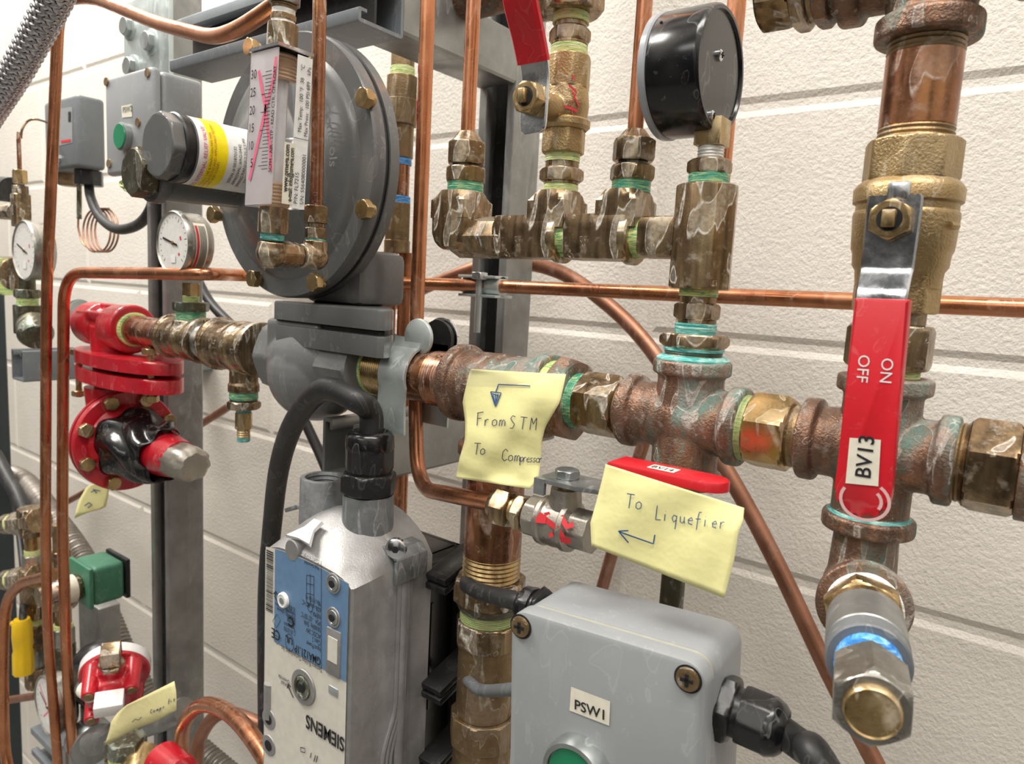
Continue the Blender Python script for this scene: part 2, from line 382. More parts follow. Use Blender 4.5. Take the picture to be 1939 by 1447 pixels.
# ================================================================ the setting
YW = .2032 / .32310147
def wall_mat():
    m, n, b = nodes('painted_block'); v = coords(n)
    col = mixc(n, ramp(n, noise(n, v, 9, 4, .6), [(.35, 0), (.7, 1)]), (.71, .665, .60), (.66, .615, .55))
    spk = ramp(n, noise(n, v, 170, 2, .5), [(.24, 1), (.28, 0)])
    col = mixc(n, math_(n, 'MULTIPLY', spk, .45), col, (.42, .39, .35))
    n.links.new(col, b.inputs['Base Color']); b.inputs['Roughness'].default_value = .55
    h1 = noise(n, v, 330, 3, .55); h2 = noise(n, v, 120, 2, .5)
    h = math_(n, 'ADD', math_(n, 'MULTIPLY', h1, .75), math_(n, 'MULTIPLY', h2, .35))
    bump(n, b, h, .75, .0017); return m
M['wall'] = wall_mat()
ZJ = CZ - .0583 * YW / 1.0                    # height of one mortar course
def build_wall():
    mb = MB(); bm = mb.bm; g = .0030; c = .0055; dpt = .0022
    mb_back = [(-4.6, YW + dpt, 0), (1.6, YW + dpt, 0), (1.6, YW + dpt, 2.8), (-4.6, YW + dpt, 2.8)]
    bm.faces.new([bm.verts.new(p) for p in mb_back])
    xj = P(1245, 400, YW).x
    for k in range(-8, 9):
        z0 = ZJ + k * .2032; z1 = z0 + .2032
        if z1 < 0.02 or z0 > 2.8: continue
        off = 0 if k % 2 == 0 else .2032
        for i in range(-12, 6):
            x0 = xj + off + i * .4064; x1 = x0 + .4064
            if x1 > 1.6 or x0 < -4.6: continue
            a = [(x0 + g, YW + dpt, z0 + g), (x1 - g, YW + dpt, z0 + g), (x1 - g, YW + dpt, z1 - g), (x0 + g, YW + dpt, z1 - g)]
            e = [(x0 + g + c, YW, z0 + g + c), (x1 - g - c, YW, z0 + g + c), (x1 - g - c, YW, z1 - g - c), (x0 + g + c, YW, z1 - g - c)]
            A = [bm.verts.new(p) for p in a]; E_ = [bm.verts.new(p) for p in e]; bm.faces.new(E_)
            for q in range(4): bm.faces.new((A[q], A[(q + 1) % 4], E_[(q + 1) % 4], E_[q]))
    o = obj('wall_back', mb, M['wall'], kind='structure', ang=8); return o
build_wall()
mb = MB(); mb.box((-1.5, -.6, -.01), (3.1, 1.4, .01)); obj('floor', mb, paint('floor_paint', (.25, .25, .24), .5), kind='structure')
def channel(mb, A, B, opn, closed_end=None):
    """strut channel swept from A to B, its open slot facing opn; A lies on the centre of the open face"""
    A, B, b = V(A), V(B), -V(opn).normalized(); d = (B - A); L = d.length; d.normalize(); a = b.cross(d)
    q = [(-11.1, 7.5), (-11.1, 1.2), (-12, 0), (-19, 0), (-20.2, .6), (-20.6, 2), (-20.6, 39.3), (-19, 41.3), (19, 41.3), (20.6, 39.3), (20.6, 2), (20.2, .6), (19, 0), (12, 0), (11.1, 1.2), (11.1, 7.5),
         (13.3, 7.5), (13.3, 2.5), (18.1, 2.5), (18.1, 38.8), (-18.1, 38.8), (-18.1, 2.5), (-13.3, 2.5), (-13.3, 7.5)]
    R = [[p + a * (x / 1000) + b * (y / 1000) for x, y in q] for p in (A, B)]
    return mb.rings(R, (True, True))
# ---- strut frame
xc0 = P(900, 350, .51).x + .0205
t = thing('strut_post', 'galvanised channel post with open dark slot standing behind the brass manifold', 'post', (xc0, .53, 0), 'upright strut posts')
mb = MB(); channel(mb, (xc0, .51, 0), (xc0, .51, 2.3), -EY); obj('channel', mb, M['strut'], t)
mb = MB(); mb.box((xc0, .532, 1.15), (.0165, .001, 1.14)); obj('black_strip', mb, M['black_matt'], t)  # matt black strip recessed inside the open slot
xl0 = P(285, 1000, .385).x + .0205
t = thing('strut_post', 'grey channel post with open dark slot left of the red diaphragm regulator', 'post', (xl0, .405, 0), 'upright strut posts')
mb = MB(); channel(mb, (xl0, .385, 0), (xl0, .385, 2.3), -EY); obj('channel', mb, M['strut'], t)
mb = MB(); mb.box((xl0, .407, 1.15), (.0165, .001, 1.14)); obj('black_strip', mb, M['black_matt'], t)  # black strip set back in this post's slot too
xs = xc0 + .0205
t = thing('cantilever_strut', 'upper galvanised strut arm running back to the post above the brass manifold', 'strut arm', (xc0, .44, CZ + .2), 'strut arms')
zb = P(975, 158, .51).z
mb = MB(); channel(mb, (xc0, .375, zb + .0413), (xc0, .5095, zb + .0413), EZ); obj('channel', mb, M['strut'], t)
zx = P(655, 46, .334).z
t = thing('strut_rail', 'horizontal grey strut rail with open slot running across behind the flow meter top', 'strut rail', (xs - .2, .34, zx))
mb = MB(); channel(mb, (P(322, 90, .334).x, .3335, zx + .0206), (xs, .3335, zx + .0206), -EY); obj('channel', mb, M['strut_paint'], t)
mb = MB(); mb.box(((P(325, 90, .334).x + xs) / 2, .352, zx + .0206), ((xs - P(325, 90, .334).x) / 2 - .004, .001, .016)); obj('black_strip', mb, M['black_matt'], t)  # black strip along the inside of the rail slot
zl = P(615, 795, .31).z
xla = P(612, 800, .315).x + .0206
t = thing('cantilever_strut', 'lower strut arm under the pipe clamp, its open end showing the curled lips', 'strut arm', (xla, .4, zl), 'strut arms')
mb = MB(); channel(mb, (xla, .315, zl), (xla, .55, zl), EZ); obj('channel', mb, M['strut'], t)
# little arm stub at far left
a = P(35, 735, .40)
t = thing('cantilever_strut', 'short dark grey strut arm stub at the far left beside the copper tubes', 'strut arm', a, 'strut arms')
zz = P(20, 660, .36).z; x0 = P(36, 700, .36).x
mb = MB(); channel(mb, (x0 - .005, .36, zz), (x0 - .005, YW - .0005, zz), EZ); obj('channel', mb, M['strut_paint'], t)
# dark post at the far left edge
x0 = P(13, 700, .46).x
t = thing('strut_post', 'dark blue grey channel post cut by the left edge of the view', 'post', (x0 - .02, .44, 0), 'upright strut posts')
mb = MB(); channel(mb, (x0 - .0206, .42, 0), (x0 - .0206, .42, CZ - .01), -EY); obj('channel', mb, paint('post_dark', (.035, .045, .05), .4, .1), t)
# corner plate with bolts on the left post
def hexbolt(parent, c, d, ap, h, mat, name='bolt', washer=0, wmat=None, dome=False):
    d = V(d).normalized(); mb = MB()
    mb.hex(c, V(c) + d * h, ap, ch=.12); b = obj(name, mb, mat, parent, ang=24)
    if washer:
        mb = MB(); mb.lathe(V(c) - d * .001, d, [(0, washer - .0003), (.0003, washer), (.0018, washer), (.0022, washer * .94)], 28); obj('washer', mb, wmat or mat, b if parent is None or parent.parent is None else parent)
    return b
pc = P(278, 80, .380)
t = thing('corner_plate', 'zinc plated flat plate bolted on the left post above the grey box', 'plate', pc)
x0, x1 = P(235, 80, .380).x, P(320, 80, .380).x; zt, zb_ = P(278, -10, .380).z, P(278, 150, .380).z
mb = MB(); mb.prism([(0, 0), (x1 - x0, 0), (x1 - x0, zt - zb_), (0, zt - zb_)], (x0, .3845, zb_), EX, EZ, -EY, .005, .0012); obj('plate', mb, M['galv_white'], t)
for px, py in ((245, 52), (286, 80), (251, 128)):
    hexbolt(t, P(px, py, .3790), -EY, .0085, .007, M['galv'], washer=.013, wmat=M['galv_white'])
# ================================================================ main line
YM = .33; ZM = CZ - .0588
MA = V((0, YM, ZM))
def MX(px): return online(MA, EX, px=px).x
def mp(px): return V((MX(px), YM, ZM))
def rings_arm(mb, C, d, L, rb, cw, rc):
    mb.lathe(C, d, [(0, rb), (L - cw - .0008, rb), (L - cw, rc - .0006), (L - cw + .0008, rc), (L - .0008, rc), (L, rc - .0008)], 40)
def cast(name, label, cat, C, arms, rb, cw, rc, mat, belly=1.08, group=None, remesh=.0008):
    mb = MB(); C = V(C)
    for d, L in arms: rings_arm(mb, C, d, L, rb, cw, rc)
    mb.sphere(C, rb * belly, n=32)
    t = thing(name, label, cat, C, group); o = obj('body', mb, mat, t, remesh=remesh); return t
# cross A and its stack
XA = MX(1302); CA = V((XA, YM, ZM))
def zAt(x, y, py): return online((x, y, ZM), EZ, py=py).z
def zA(py): return zAt(XA, YM, py)
rcA = RV(150, 1305, 690, YM)
cast('bronze_cross', 'weathered bronze pipe cross with green streaks below the gauge stack', 'pipe cross', CA,
     [(EX, MX(1410) - XA), (-EX, XA - MX(1189)), (EZ, zA(682) - ZM), (-EZ, ZM - zA(915))], rcA * .85, .0068, rcA, M['bronze'], 1.10, 'bronze crosses on the main line')
XB = MX(1660); CB = V((XB, YM, ZM))
def zB(py): return zAt(XB, YM, py)
rcB = RV(188, 1675, 725, YM)
cast('bronze_cross', 'large weathered bronze pipe cross behind the red ball valve lever', 'pipe cross', CB,
     [(EX, MX(1812) - XB), (-EX, XB - MX(1521)), (EZ, zB(712) - ZM), (-EZ, ZM - zB(1003))], rcB * .83, .0068, rcB, M['bronze'], 1.12, 'bronze crosses on the main line')
for nm_, x_, r_a, za, zc_l in (('a', XA, rcA, zA(682), 0), ('b', XB, rcB, zB(975), 1)):
    par = [o for o in bpy.data.objects if o.name.startswith('bronze_cross') and abs(o.location.x - x_) < 1e-4][0]
    mb = MB(); mb.lathe((x_, YM, za - .0004), EZ, [(0, r_a * .93), (.0012, r_a * (.90 if zc_l else .93)), (.0028, r_a * .80)], 40); obj('patina_ring', mb, M['tape_t'], par, label='teal green patina ring')
def hexfit(name, label, cat, A, d, segs, group=None, ph=0, mat='brass'):
    """segs: (kind, start, end, radius[, material]) measured in metres along d from A"""
    A = V(A); d = V(d).normalized(); mid = A + d * ((segs[0][1] + segs[-1][2]) / 2)
    t = thing(name, label, cat, mid, group)
    for sg in segs:
        k, s, e, r = sg[:4]; m = M[sg[4]] if len(sg) > 4 else M[mat]; nm = sg[5] if len(sg) > 5 else {'hex': 'hex', 'oct': 'hex', 'sq': 'hex', 'cyl': 'shoulder', 'thr': 'thread', 'tape': 'thread_tape', 'cone': 'shoulder'}[k]
        mb = MB(); a, b = A + d * s, A + d * e
        if k == 'hex': mb.hex(a, b, r, 6, ph)
        elif k == 'hex1': mb.hex(a, b, r, 6, ph, both=False); nm = 'hex'
        elif k == 'oct': mb.hex(a, b, r, 8, ph)
        elif k == 'sq': mb.lathe(a, d, [(0, r * 1.15), (.0008, r * 1.28), (e - s - .0008, r * 1.28), (e - s, r * 1.15)], ap=r, sides=4, ph=ph)
        elif k == 'thr': mb.thread(a, b, r)
        elif k == 'tape':
            L = e - s; n_ = max(3, int(L / .0011)); pr = [(0, r * .94)]
            for i in range(n_): pr += [(L * (i + .1) / n_, r * (1 + .012 * random.random())), (L * (i + .75) / n_, r * (.985 + .01 * random.random()))]
            pr.append((L, r * .94)); mb.lathe(a, d, pr, 36)
        elif k == 'cone': mb.lathe(a, d, [(0, r), (e - s, sg[6])], 36)
        else: mb.cyl(a, b, r, n=36, bev=min(.0006, (e - s) * .2))
        obj(nm, mb, m, t, ang=24 if k in ('hex', 'hex1', 'oct', 'sq') else 38)
    return t
def xseg(pxs): return [MX(p) for p in pxs]
# nipple between the crosses
x0 = MX(1408)
hexfit('hex_nipple', 'yellow brass hex nipple between the two bronze crosses', 'pipe nipple', (x0, YM, ZM), EX,
       [('tape', -.002, MX(1424) - x0, .0155, 'tape_s'), ('hex', MX(1422) - x0, MX(1500) - x0, .0158, 'brass_yellow'), ('thr', MX(1500) - x0, MX(1523) - x0, .0145, 'brass_dark')], 'hex nipples on the main line', ph=.18)
# nipple left of cross A
x0 = MX(1092)
hexfit('hex_nipple', 'soap stained brass hex nipple between reducer bushing and middle bronze cross', 'pipe nipple', (x0, YM, ZM), EX,
       [('tape', 0, MX(1108) - x0, .0152, 'tape_g'), ('hex', MX(1106) - x0, MX(1178) - x0, .0150, 'brass'), ('thr', MX(1178) - x0, MX(1192) - x0, .0142, 'brass_dark')], 'hex nipples on the main line', ph=.1)
x0 = MX(1046)
t = hexfit('reducer_bushing', 'wide flat bronze hex reducer bushing beside the coupling with the yellow note', 'bushing', (x0, YM, ZM), EX,
       [('tape', 0, MX(1062) - x0, .0205, 'tape_gy'), ('hex', MX(1060) - x0, MX(1092) - x0, .0212, 'bronze')], None, ph=.25)
xf = MX(1092) + .0001
for s_, ang in (('N', 100), ('O', 122), ('P', 70)):
    a = radians(ang); u = V((0, 1, 0)); v = EZ; c = V((xf + .0002, YM, ZM))
    rad = .0172; cc = c + u * cos(a) * rad + v * sin(a) * rad
    tu = u * sin(a) - v * cos(a); tv = u * cos(a) + v * sin(a)
    text('lettering', s_, .005, (lambda cc, tu, tv: lambda x, y: cc + tu * (x - .0015) + tv * (y - .0018) + EX * .0002)(cc, tu, tv), M['bronze'], t)
# tee with the sticky note
XT = MX(948)
cast('bronze_tee', 'bronze pipe tee with weathered collars carrying the tall yellow note', 'pipe tee', (XT, YM, ZM),
     [(EX, MX(1046) - XT), (-EX, XT - MX(869)), (-EZ, .040)], .0205, .0075, .0238, M['bronze'], 1.02)
mb = MB(); xx = P(950, 980, YM).x
t = thing('copper_riser_pipe', 'thick vertical red brass pipe below the tall yellow note', 'pipe', (XT, YM, CZ - .14))
zt, z1 = ZM - .039, zAt(XT, YM, 1048)
mb.cyl((XT, YM, z1), (XT, YM, zt), .0176, n=40); obj('pipe', mb, M['redbrass'], t)
mb = MB(); mb.thread((XT, YM, zAt(XT, YM, 1100)), (XT, YM, z1 + .001), .0178, .0024, .0009, 40); obj('thread', mb, M['brass_yellow'], t)
# stack under it, behind the grey box
z0 = zAt(XT, YM, 1088)
def zT(py): return zAt(XT, YM, py) - z0
hexfit('union_fitting', 'dull brass union and valve body below the thick riser, left of the grey box', 'union', (XT, YM, z0), EZ,
       [('cyl', zT(1700), zT(1400), .0185, 'brass_dark'), ('oct', zT(1398), zT(1345), .0200, 'brass_dark', 'valve_body'), ('cyl', zT(1345), zT(1215), .0178, 'brass_dark', 'valve_body'), ('oct', zT(1215), zT(1170), .0190, 'brass'),
        ('tape', zT(1172), zT(1148), .0178, 'tape_s'), ('cone', zT(1149), zT(1134), .0190, 'dark_brass', 'shoulder', .0215), ('hex', zT(1136), zT(1092), .0205, 'brass')])
# threaded nipple with pipe clamp
x0 = MX(712)
hexfit('threaded_nipple', 'brown threaded pipe nipple held by the zinc clamp beside the grey regulator', 'pipe nipple', (x0, YM, ZM), EX,
       [('tape', 0, MX(718) - x0, .0182, 'tape_gy'), ('thr', MX(717) - x0, MX(758) - x0, .0176, 'brass_yellow'), ('cyl', MX(758) - x0, MX(830) - x0, .0168, 'redbrass', 'pipe'), ('thr', MX(826) - x0, MX(872) - x0, .0176, 'redbrass')])
t = thing('pipe_clamp', 'pale zinc strap clamp with rubber pad around the brown nipple', 'pipe clamp', (MX(812), YM, ZM))
xa, xb = MX(758), MX(808); mb = MB(); ring = []
th = [radians(a) for a in range(-25, 206, 7)]
def strap(rad):
    pts = []
    pts.append((rad * .55, -.0300)); 
    for a in [radians(q) for q in range(-20, 71, 10)]: pts.append((rad * cos(a), rad * sin(a)))
    pts += [(.0045, rad + .004), (.0035, rad + .010), (.0035, rad + .022)]
    return pts
def band(mb, pts, xa, xb, th_, wfn=None):
    prev = None; n = len(pts)
    for i, (y, z) in enumerate(pts):
        a = pts[max(i - 1, 0)]; b = pts[min(i + 1, n - 1)]; dy, dz = b[0] - a[0], b[1] - a[1]; l = sqrt(dy * dy + dz * dz) or 1
        ny, nz = dz / l * th_, -dy / l * th_; m_ = (xa + xb) / 2; h_ = (xb - xa) / 2 * (wfn(i / (n - 1)) if wfn else 1)
        R = [V((m_ - h_, YM + y, ZM + z)), V((m_ + h_, YM + y, ZM + z)), V((m_ + h_, YM + y + ny, ZM + z + nz)), V((m_ - h_, YM + y + ny, ZM + z + nz))]
        R = [mb.bm.verts.new(p) for p in R]
        if prev:
            for k in range(4): mb.bm.faces.new((prev[k], prev[(k + 1) % 4], R[(k + 1) % 4], R[k]))
        else: mb.bm.faces.new(R)
        prev = R
    mb.bm.faces.new(prev[::-1])
rad = .0185
front = [(-.0185 * .93, -.036), (-.0185 * .97, -.018)] + [(-rad * cos(radians(q)), rad * sin(radians(q))) for q in range(-20, 75, 8)] + [(-.0045, rad + .003), (-.0042, rad + .006)]
mb = MB(); band(mb, front, xa, xb, -.0016); obj('strap', mb, M['galv_white'], t)
back = [(-y + .004, z) for y, z in front]; mb = MB(); band(mb, back, xa, xb, .0016); obj('strap', mb, M['galv_white'], t)
mb = MB(); cz = ZM + rad + .0065; mb.lathe((MX(800), YM - .0062, cz), EY, [(0, .0112), (.0006, .0120), (.0022, .0120)], 28)
mb.box((MX(795), YM - .0050, cz - .009), (.0085, .0011, .007)); obj('ear', mb, M['galv_white'], t)
mb = MB(); mb.lathe((MX(812), YM + .006, cz - .001), EY, [(0, .0125), (.003, .0125)], 28); mb.box((MX(812), YM + .0075, cz - .012), (.010, .0015, .008)); obj('rubber_pad', mb, M['black'], t)
mb = MB(); mb.lathe((MX(812), YM + .010, cz - .001), EY, [(0, .0140), (.0018, .0140)], 28); obj('ear', mb, M['steel'], t)
text('lettering', '1 1/4', .0045, plane_fn((MX(796), YM - .0202, ZM + .008), EX, EZ), M['white'], t)
# right hand nipple
x0 = MX(1812)
hexfit('hex_nipple', 'big soap streaked brass hex nipple leaving at the right edge of the view', 'pipe nipple', (x0, YM, ZM), EX,
       [('thr', -.001, MX(1824) - x0, .0160, 'brass_dark'), ('cone', MX(1822) - x0, MX(1832) - x0, .0150, 'brass', 'shoulder', .0172), ('hex', MX(1830) - x0, MX(1932) - x0, .0165, 'brass'), ('cyl', MX(1930) - x0, MX(2100) - x0, .0185, 'bronze')], 'hex nipples on the main line', ph=.1)
# ================================================================ gauge stack above cross A
zz0 = zA(905)
def ZAr(*p): return [zA(q) - zz0 for q in p]
def zr(p): return zA(p) - zz0
A0 = V((XA, YM, zz0))
def rA(w, y): return RV(w, 1310, y, YM)
hexfit('reducer_bushing', 'brass hex bushing crusted with teal patina on top of the middle cross', 'bushing', A0, EZ,
       [('tape', zr(688), zr(676), rA(122, 685), 'tape_t', 'patina_ring'), ('thr', zr(678), zr(664), rA(112, 670), 'dark_brass'), ('cyl', zr(665), zr(657), rA(116, 660), 'tape_t', 'patina_ring'), ('hex', zr(658), zr(632), rA(117, 640), 'brass')], ph=.52)
hexfit('hex_nipple', 'short brass hex nipple between teal bushing and long brass tee', 'pipe nipple', A0, EZ,
       [('tape', zr(636), zr(612), rA(80, 620), 'tape_t', 'patina_ring'), ('cyl', zr(613), zr(604), rA(77, 605), 'brass'), ('hex', zr(605), zr(574), rA(77, 590), 'brass'), ('cyl', zr(576), zr(560), rA(70, 570), 'brass'), ('tape', zr(562), zr(546), rA(74, 555), 'tape_gy')], ph=.52)
hexfit('straight_tee', 'tall faceted brass tee streaked with dried soap under the black gauge', 'pipe tee', A0, EZ,
       [('oct', zr(548), zr(352), rA(112, 450), 'brass', 'body')], ph=.3)
hexfit('reducer_bushing', 'brass hex bushing with green tape directly under the black gauge', 'bushing', A0, EZ,
       [('tape', zr(356), zr(330), rA(77, 340), 'tape_g'), ('hex', zr(331), zr(304), rA(74, 315), 'brass')], ph=.52)
# ---- black pressure gauge, facing left
t = thing('pressure_gauge', 'large black round pressure gauge seen from behind with three screws', 'pressure gauge', (XA, YM, zA(245)))
zg = P(1366, 133, YM).z; xg1 = P(1368, 133, YM).x; xg0 = P(1264, 150, YM).x; rg = RH(236, 1375, 130, YM)
mb = MB(); mb.lathe((xg0 + .002, YM, zg), EX, [(0, rg * .985), (.001, rg), (xg1 - xg0 - .0045, rg), (xg1 - xg0 - .0028, rg * .985), (xg1 - xg0 - .002, rg * .955), (xg1 - xg0 - .002, rg * .90), (xg1 - xg0 - .0032, rg * .885)], 72); obj('case', mb, M['black_glossy'], t)
mb = MB(); mb.lathe((xg0 - .0022, YM, zg), EX, [(0, rg * .96), (.0008, rg * 1.015), (.0035, rg * 1.02), (.0042, rg * .99)], 72); obj('clear_rim', mb, M['lens'], t)
xb_ = xg1 - .0032 + .0001
mb = MB(); pts = [(-rg * .30, rg * .83), (rg * .40, rg * .77), (rg * .40, -rg * .77), (-rg * .30, -rg * .83), (-rg * .36, 0)]
mb.prism(pts, (xb_ - .0005, YM, zg), EY, EZ, EX, .0022, .0007); obj('back_panel', mb, M['black_glossy'], t)
for dy, dz in ((-.10, .20), (-.22, -.76), (-.02, -.80)):
    mb = MB(); c = V((xb_ + .0012, YM + dy * rg, zg + dz * rg)); mb.lathe(c, EX, [(0, .0026), (.0018, .0026), (.0024, .0018)], 20); b = obj('screw', mb, M['steel'], t)
    mb = MB(); mb.box(c + EX * .0025, (.0003, .0014, .0003)); mb.box(c + EX * .0025, (.0003, .0003, .0014)); obj('screw_slot', mb, M['dark'], b)
for py in (80,):
    mb = MB(); c = P(1227, 82, YM - rg * .75); mb.sphere((xg0 + .006, YM - rg * .80, zg + rg * .60), .0008, n=8); obj('vent_hole', mb, M['dark'], t)
z1, z2 = zA(303), zA(278); z3 = zA(243)
mb = MB(); mb.box((XA, YM, (z2 + z3) / 2 + .002), (.0064, .0064, (z3 - z2) / 2 + .002), bev=.0004); obj('stem', mb, M['brass_yellow'], t)
mb = MB(); mb.cyl((XA, YM, z2 - .001), (XA, YM, z2 + .001), .0052); mb.thread((XA, YM, z1 - .001), (XA, YM, z2), .0062, .0012, .0004, 28); obj('thread_tape', mb, M['tape_w'], t)
# ================================================================ manifold
ZF = CZ + .0290; FA = V((0, YM, ZF))
def FX(px): return online(FA, EX, px=px).x
def fz(x, py): return zAt(x, YM, py)
# nipple and side outlet of the tall tee
x0 = FX(1206)
t = hexfit('square_nipple', 'short square brass nipple joining the tape ring to the tall tee', 'pipe nipple', (x0, YM, ZF), EX,
       [('tape', -.0035, FX(1224) - x0, .0104, 'tape_gy'), ('sq', FX(1223) - x0, FX(1290) - x0, .0100, 'brass')], ph=0)
def mtee(name, label, xl, xr, xb, ytop, wtop, colr, ap=.0118):
    t = thing(name, label, 'pipe tee', (FX(xb), YM, ZF), 'forged brass tees of the manifold')
    mb = MB(); L = FX(xr) - FX(xl)
    mb.lathe((FX(xl), YM, ZF), EX, [(0, ap * 1.12), (.0012, ap * 1.34), (L - .0012, ap * 1.34), (L, ap * 1.12)], ap=ap, sides=4)
    mb.lathe((FX(xr) - .004, YM, ZF), EX, [(0, ap * 1.16), (.004, ap * 1.18), (.0048, ap * 1.1)], 40)
    obj('run', mb, M['brass'], t, ang=22)
    z1 = fz(FX(xb), ytop) - ZF; rb = RV(wtop, xb, 385, YM) / 1.27
    mb = MB(); mb.lathe((FX(xb), YM, ZF + ap * .4), EZ, [(0, rb * 1.42), (z1 - ap * .4 - .0055, rb * 1.42), (z1 - ap * .4 - .0045, rb * 1.30), (z1 - ap * .4 - .0020, rb * 1.14), (z1 - ap * .4, rb * 1.0)], ap=rb, sides=4)
    obj('branch', mb, M['brass'], t, ang=22); return t
mtee('forged_tee', 'forged brass tee at the middle of the manifold under the small ball valve', 955, 1070, 1052, 364, 104, 0)
mtee('forged_tee', 'forged brass tee of the manifold under the right copper drop tube', 1088, 1205, 1181, 362, 108, 0)
x0 = FX(1068)
hexfit('close_nipple', 'thread taped close nipple ring between the two forged manifold tees', 'pipe nipple', (x0, YM, ZF), EX, [('tape', 0, FX(1092) - x0, .0108, 'tape_gy')])
# elbow
xe = FX(872); apE = RV(105, 872, 420, YM) / 1.28
t = thing('forged_elbow', 'forged brass elbow at the left end of the manifold below the left tube', 'elbow', (xe, YM, ZF))
zt = fz(xe, 364); zb_ = fz(xe, 474)
mb = MB(); L = zt - zb_
mb.lathe((xe, YM, zb_), EZ, [(0, apE * .80), (.0015, apE * 1.0), (.004, apE * 1.18), (.009, apE * 1.32), (L * .52, apE * 1.34), (L * .525, apE * 1.42), (L - .006, apE * 1.42), (L - .0048, apE * 1.28), (L - .0025, apE * 1.12), (L, apE * .98)], ap=apE, sides=4)
obj('body', mb, M['brass'], t, ang=22)
mb = MB(); x1 = FX(968); mb.lathe((xe, YM, ZF), EX, [(0, .0125), (x1 - xe - .0015, .0128), (x1 - xe, .0118)], ap=.0112, sides=8, ph=.39); obj('outlet', mb, M['brass'], t, ang=25)
# tube fittings
def tubefit(label, px, ys, wtape, whex, wnut, wtube, tape_, ytop_tube, tlabel):
    x = FX(px); z0 = fz(x, ys[0]); r = lambda w, y: RV(w, px, y, YM); zz = [fz(x, y) - z0 for y in ys]
    hexfit('compression_fitting', label, 'tube fitting', (x, YM, z0), EZ,
           [('tape', zz[0], zz[1], r(wtape, ys[0]), tape_), ('hex', zz[1] - .0003, zz[2], r(whex, ys[1]) * .94, 'brass'), ('cyl', zz[2], zz[3], r(wnut, ys[3]) * .72, 'dark_brass', 'neck'),
            ('hex', zz[3] - .0002, zz[4], r(wnut, ys[4]) * .94, 'brass', 'nut'), ('cone', zz[4] - .0004, zz[5], r(wnut, ys[4]) * .88, 'brass', 'nut_shoulder', r(wtube, ys[5]) * 1.25)], 'compression fittings on the manifold', ph=.15)
    rt = r(wtube, ys[5]); mb = MB(); mb.tube([(x, YM, z0 + zz[4]), (x, YM, z0 + zz[5] + .04), (x, YM, CZ + ytop_tube)], rt, 24)
    obj('copper_tube', mb, M['copper'], label=tlabel, cat='copper tube', group='vertical copper drop tubes')
tubefit('green taped brass compression fitting under the left copper tube of the manifold', 877, (366, 345, 318, 312, 270, 250), 68, 76, 72, 27, 'tape_g', .34, 'bright copper tube dropping into the left end of the brass manifold')
tubefit('green taped brass compression fitting between small ball valve and black gauge', 1188, (366, 342, 314, 306, 264, 246), 74, 82, 78, 30, 'tape_g', .30, 'bright copper tube dropping just left of the black gauge')
# middle column with the small ball valve
xm = FX(1056); z0 = fz(xm, 368)
def zm(y): return fz(xm, y) - z0
def rm(w, y): return RV(w, 1062, y, YM)
hexfit('hex_nipple', 'brass hex nipple wound with yellow tape below the small ball valve', 'pipe nipple', (xm, YM, z0), EZ,
       [('tape', 0, zm(350), rm(66, 360), 'tape_y'), ('cyl', zm(350), zm(344), rm(66, 345), 'brass'), ('hex', zm(345), zm(320), rm(73, 330), 'brass'), ('cyl', zm(320), zm(306), rm(64, 310), 'brass'), ('tape', zm(308), zm(288), rm(66, 300), 'tape_y')], ph=.5)
t = thing('ball_valve', 'small cast brass ball valve with raised red lever and red paint marks', 'ball valve', (xm, YM, z0 + zm(200)))
def at(y): return V((xm, YM, fz(xm, y)))
mb = MB(); mb.hex(at(292), at(246), rm(76, 270), 8, .39, ch=.10); obj('lower_hex', mb, M['brass_cast'], t)
mb = MB(); L = (at(246) - at(226)).length; mb.lathe(at(248), EZ, [(0, rm(84, 240)), (.0018, rm(97, 240)), (.0045, rm(97, 240)), (L, rm(90, 240))], 40); obj('collar', mb, M['brass_cast'], t)
mb = MB(); rr = rm(82, 200); mb.lathe(at(232), EZ, [(0, rr * 1.0), ((at(232) - at(170)).length * .5, rr * 1.08), ((at(232) - at(166)).length, rr * .98)], 40)
ys_ = YM - .036; zs = P(1000, 180, YM - .038).z
mb.lathe((xm, YM - .002, zs), -EY, [(0, rm(50, 200)), (.018, rm(44, 200)), (.022, rm(40, 200))], 32); obj('body', mb, M['brass_cast'], t, remesh=.0006)
mb = MB(); mb.hex(at(172), at(108), rm(80, 140), 8, .39, ch=.05); obj('upper_hex', mb, M['brass_cast'], t)
mb = MB(); mb.cyl((xm, YM - .023, zs), (xm, YM - .0275, zs), .0042); obj('stem', mb, M['brass_yellow'], t)
mb = MB(); c = V((xm, YM - .0295, zs)); mb.hex(c, c - EY * .0075, .0073, 6, .3); nut = obj('stem_nut', mb, M['brass_yellow'], t)
mb = MB(); mb.cyl(c - EY * .0073, c - EY * .0077, .0048, n=20); obj('nut_bore', mb, M['dark'], nut)
mb = MB(); mb.box(c - EY * .0085, (.0022, .0022, .0034), bev=.0006); obj('stem_end', mb, M['brass_yellow'], t)
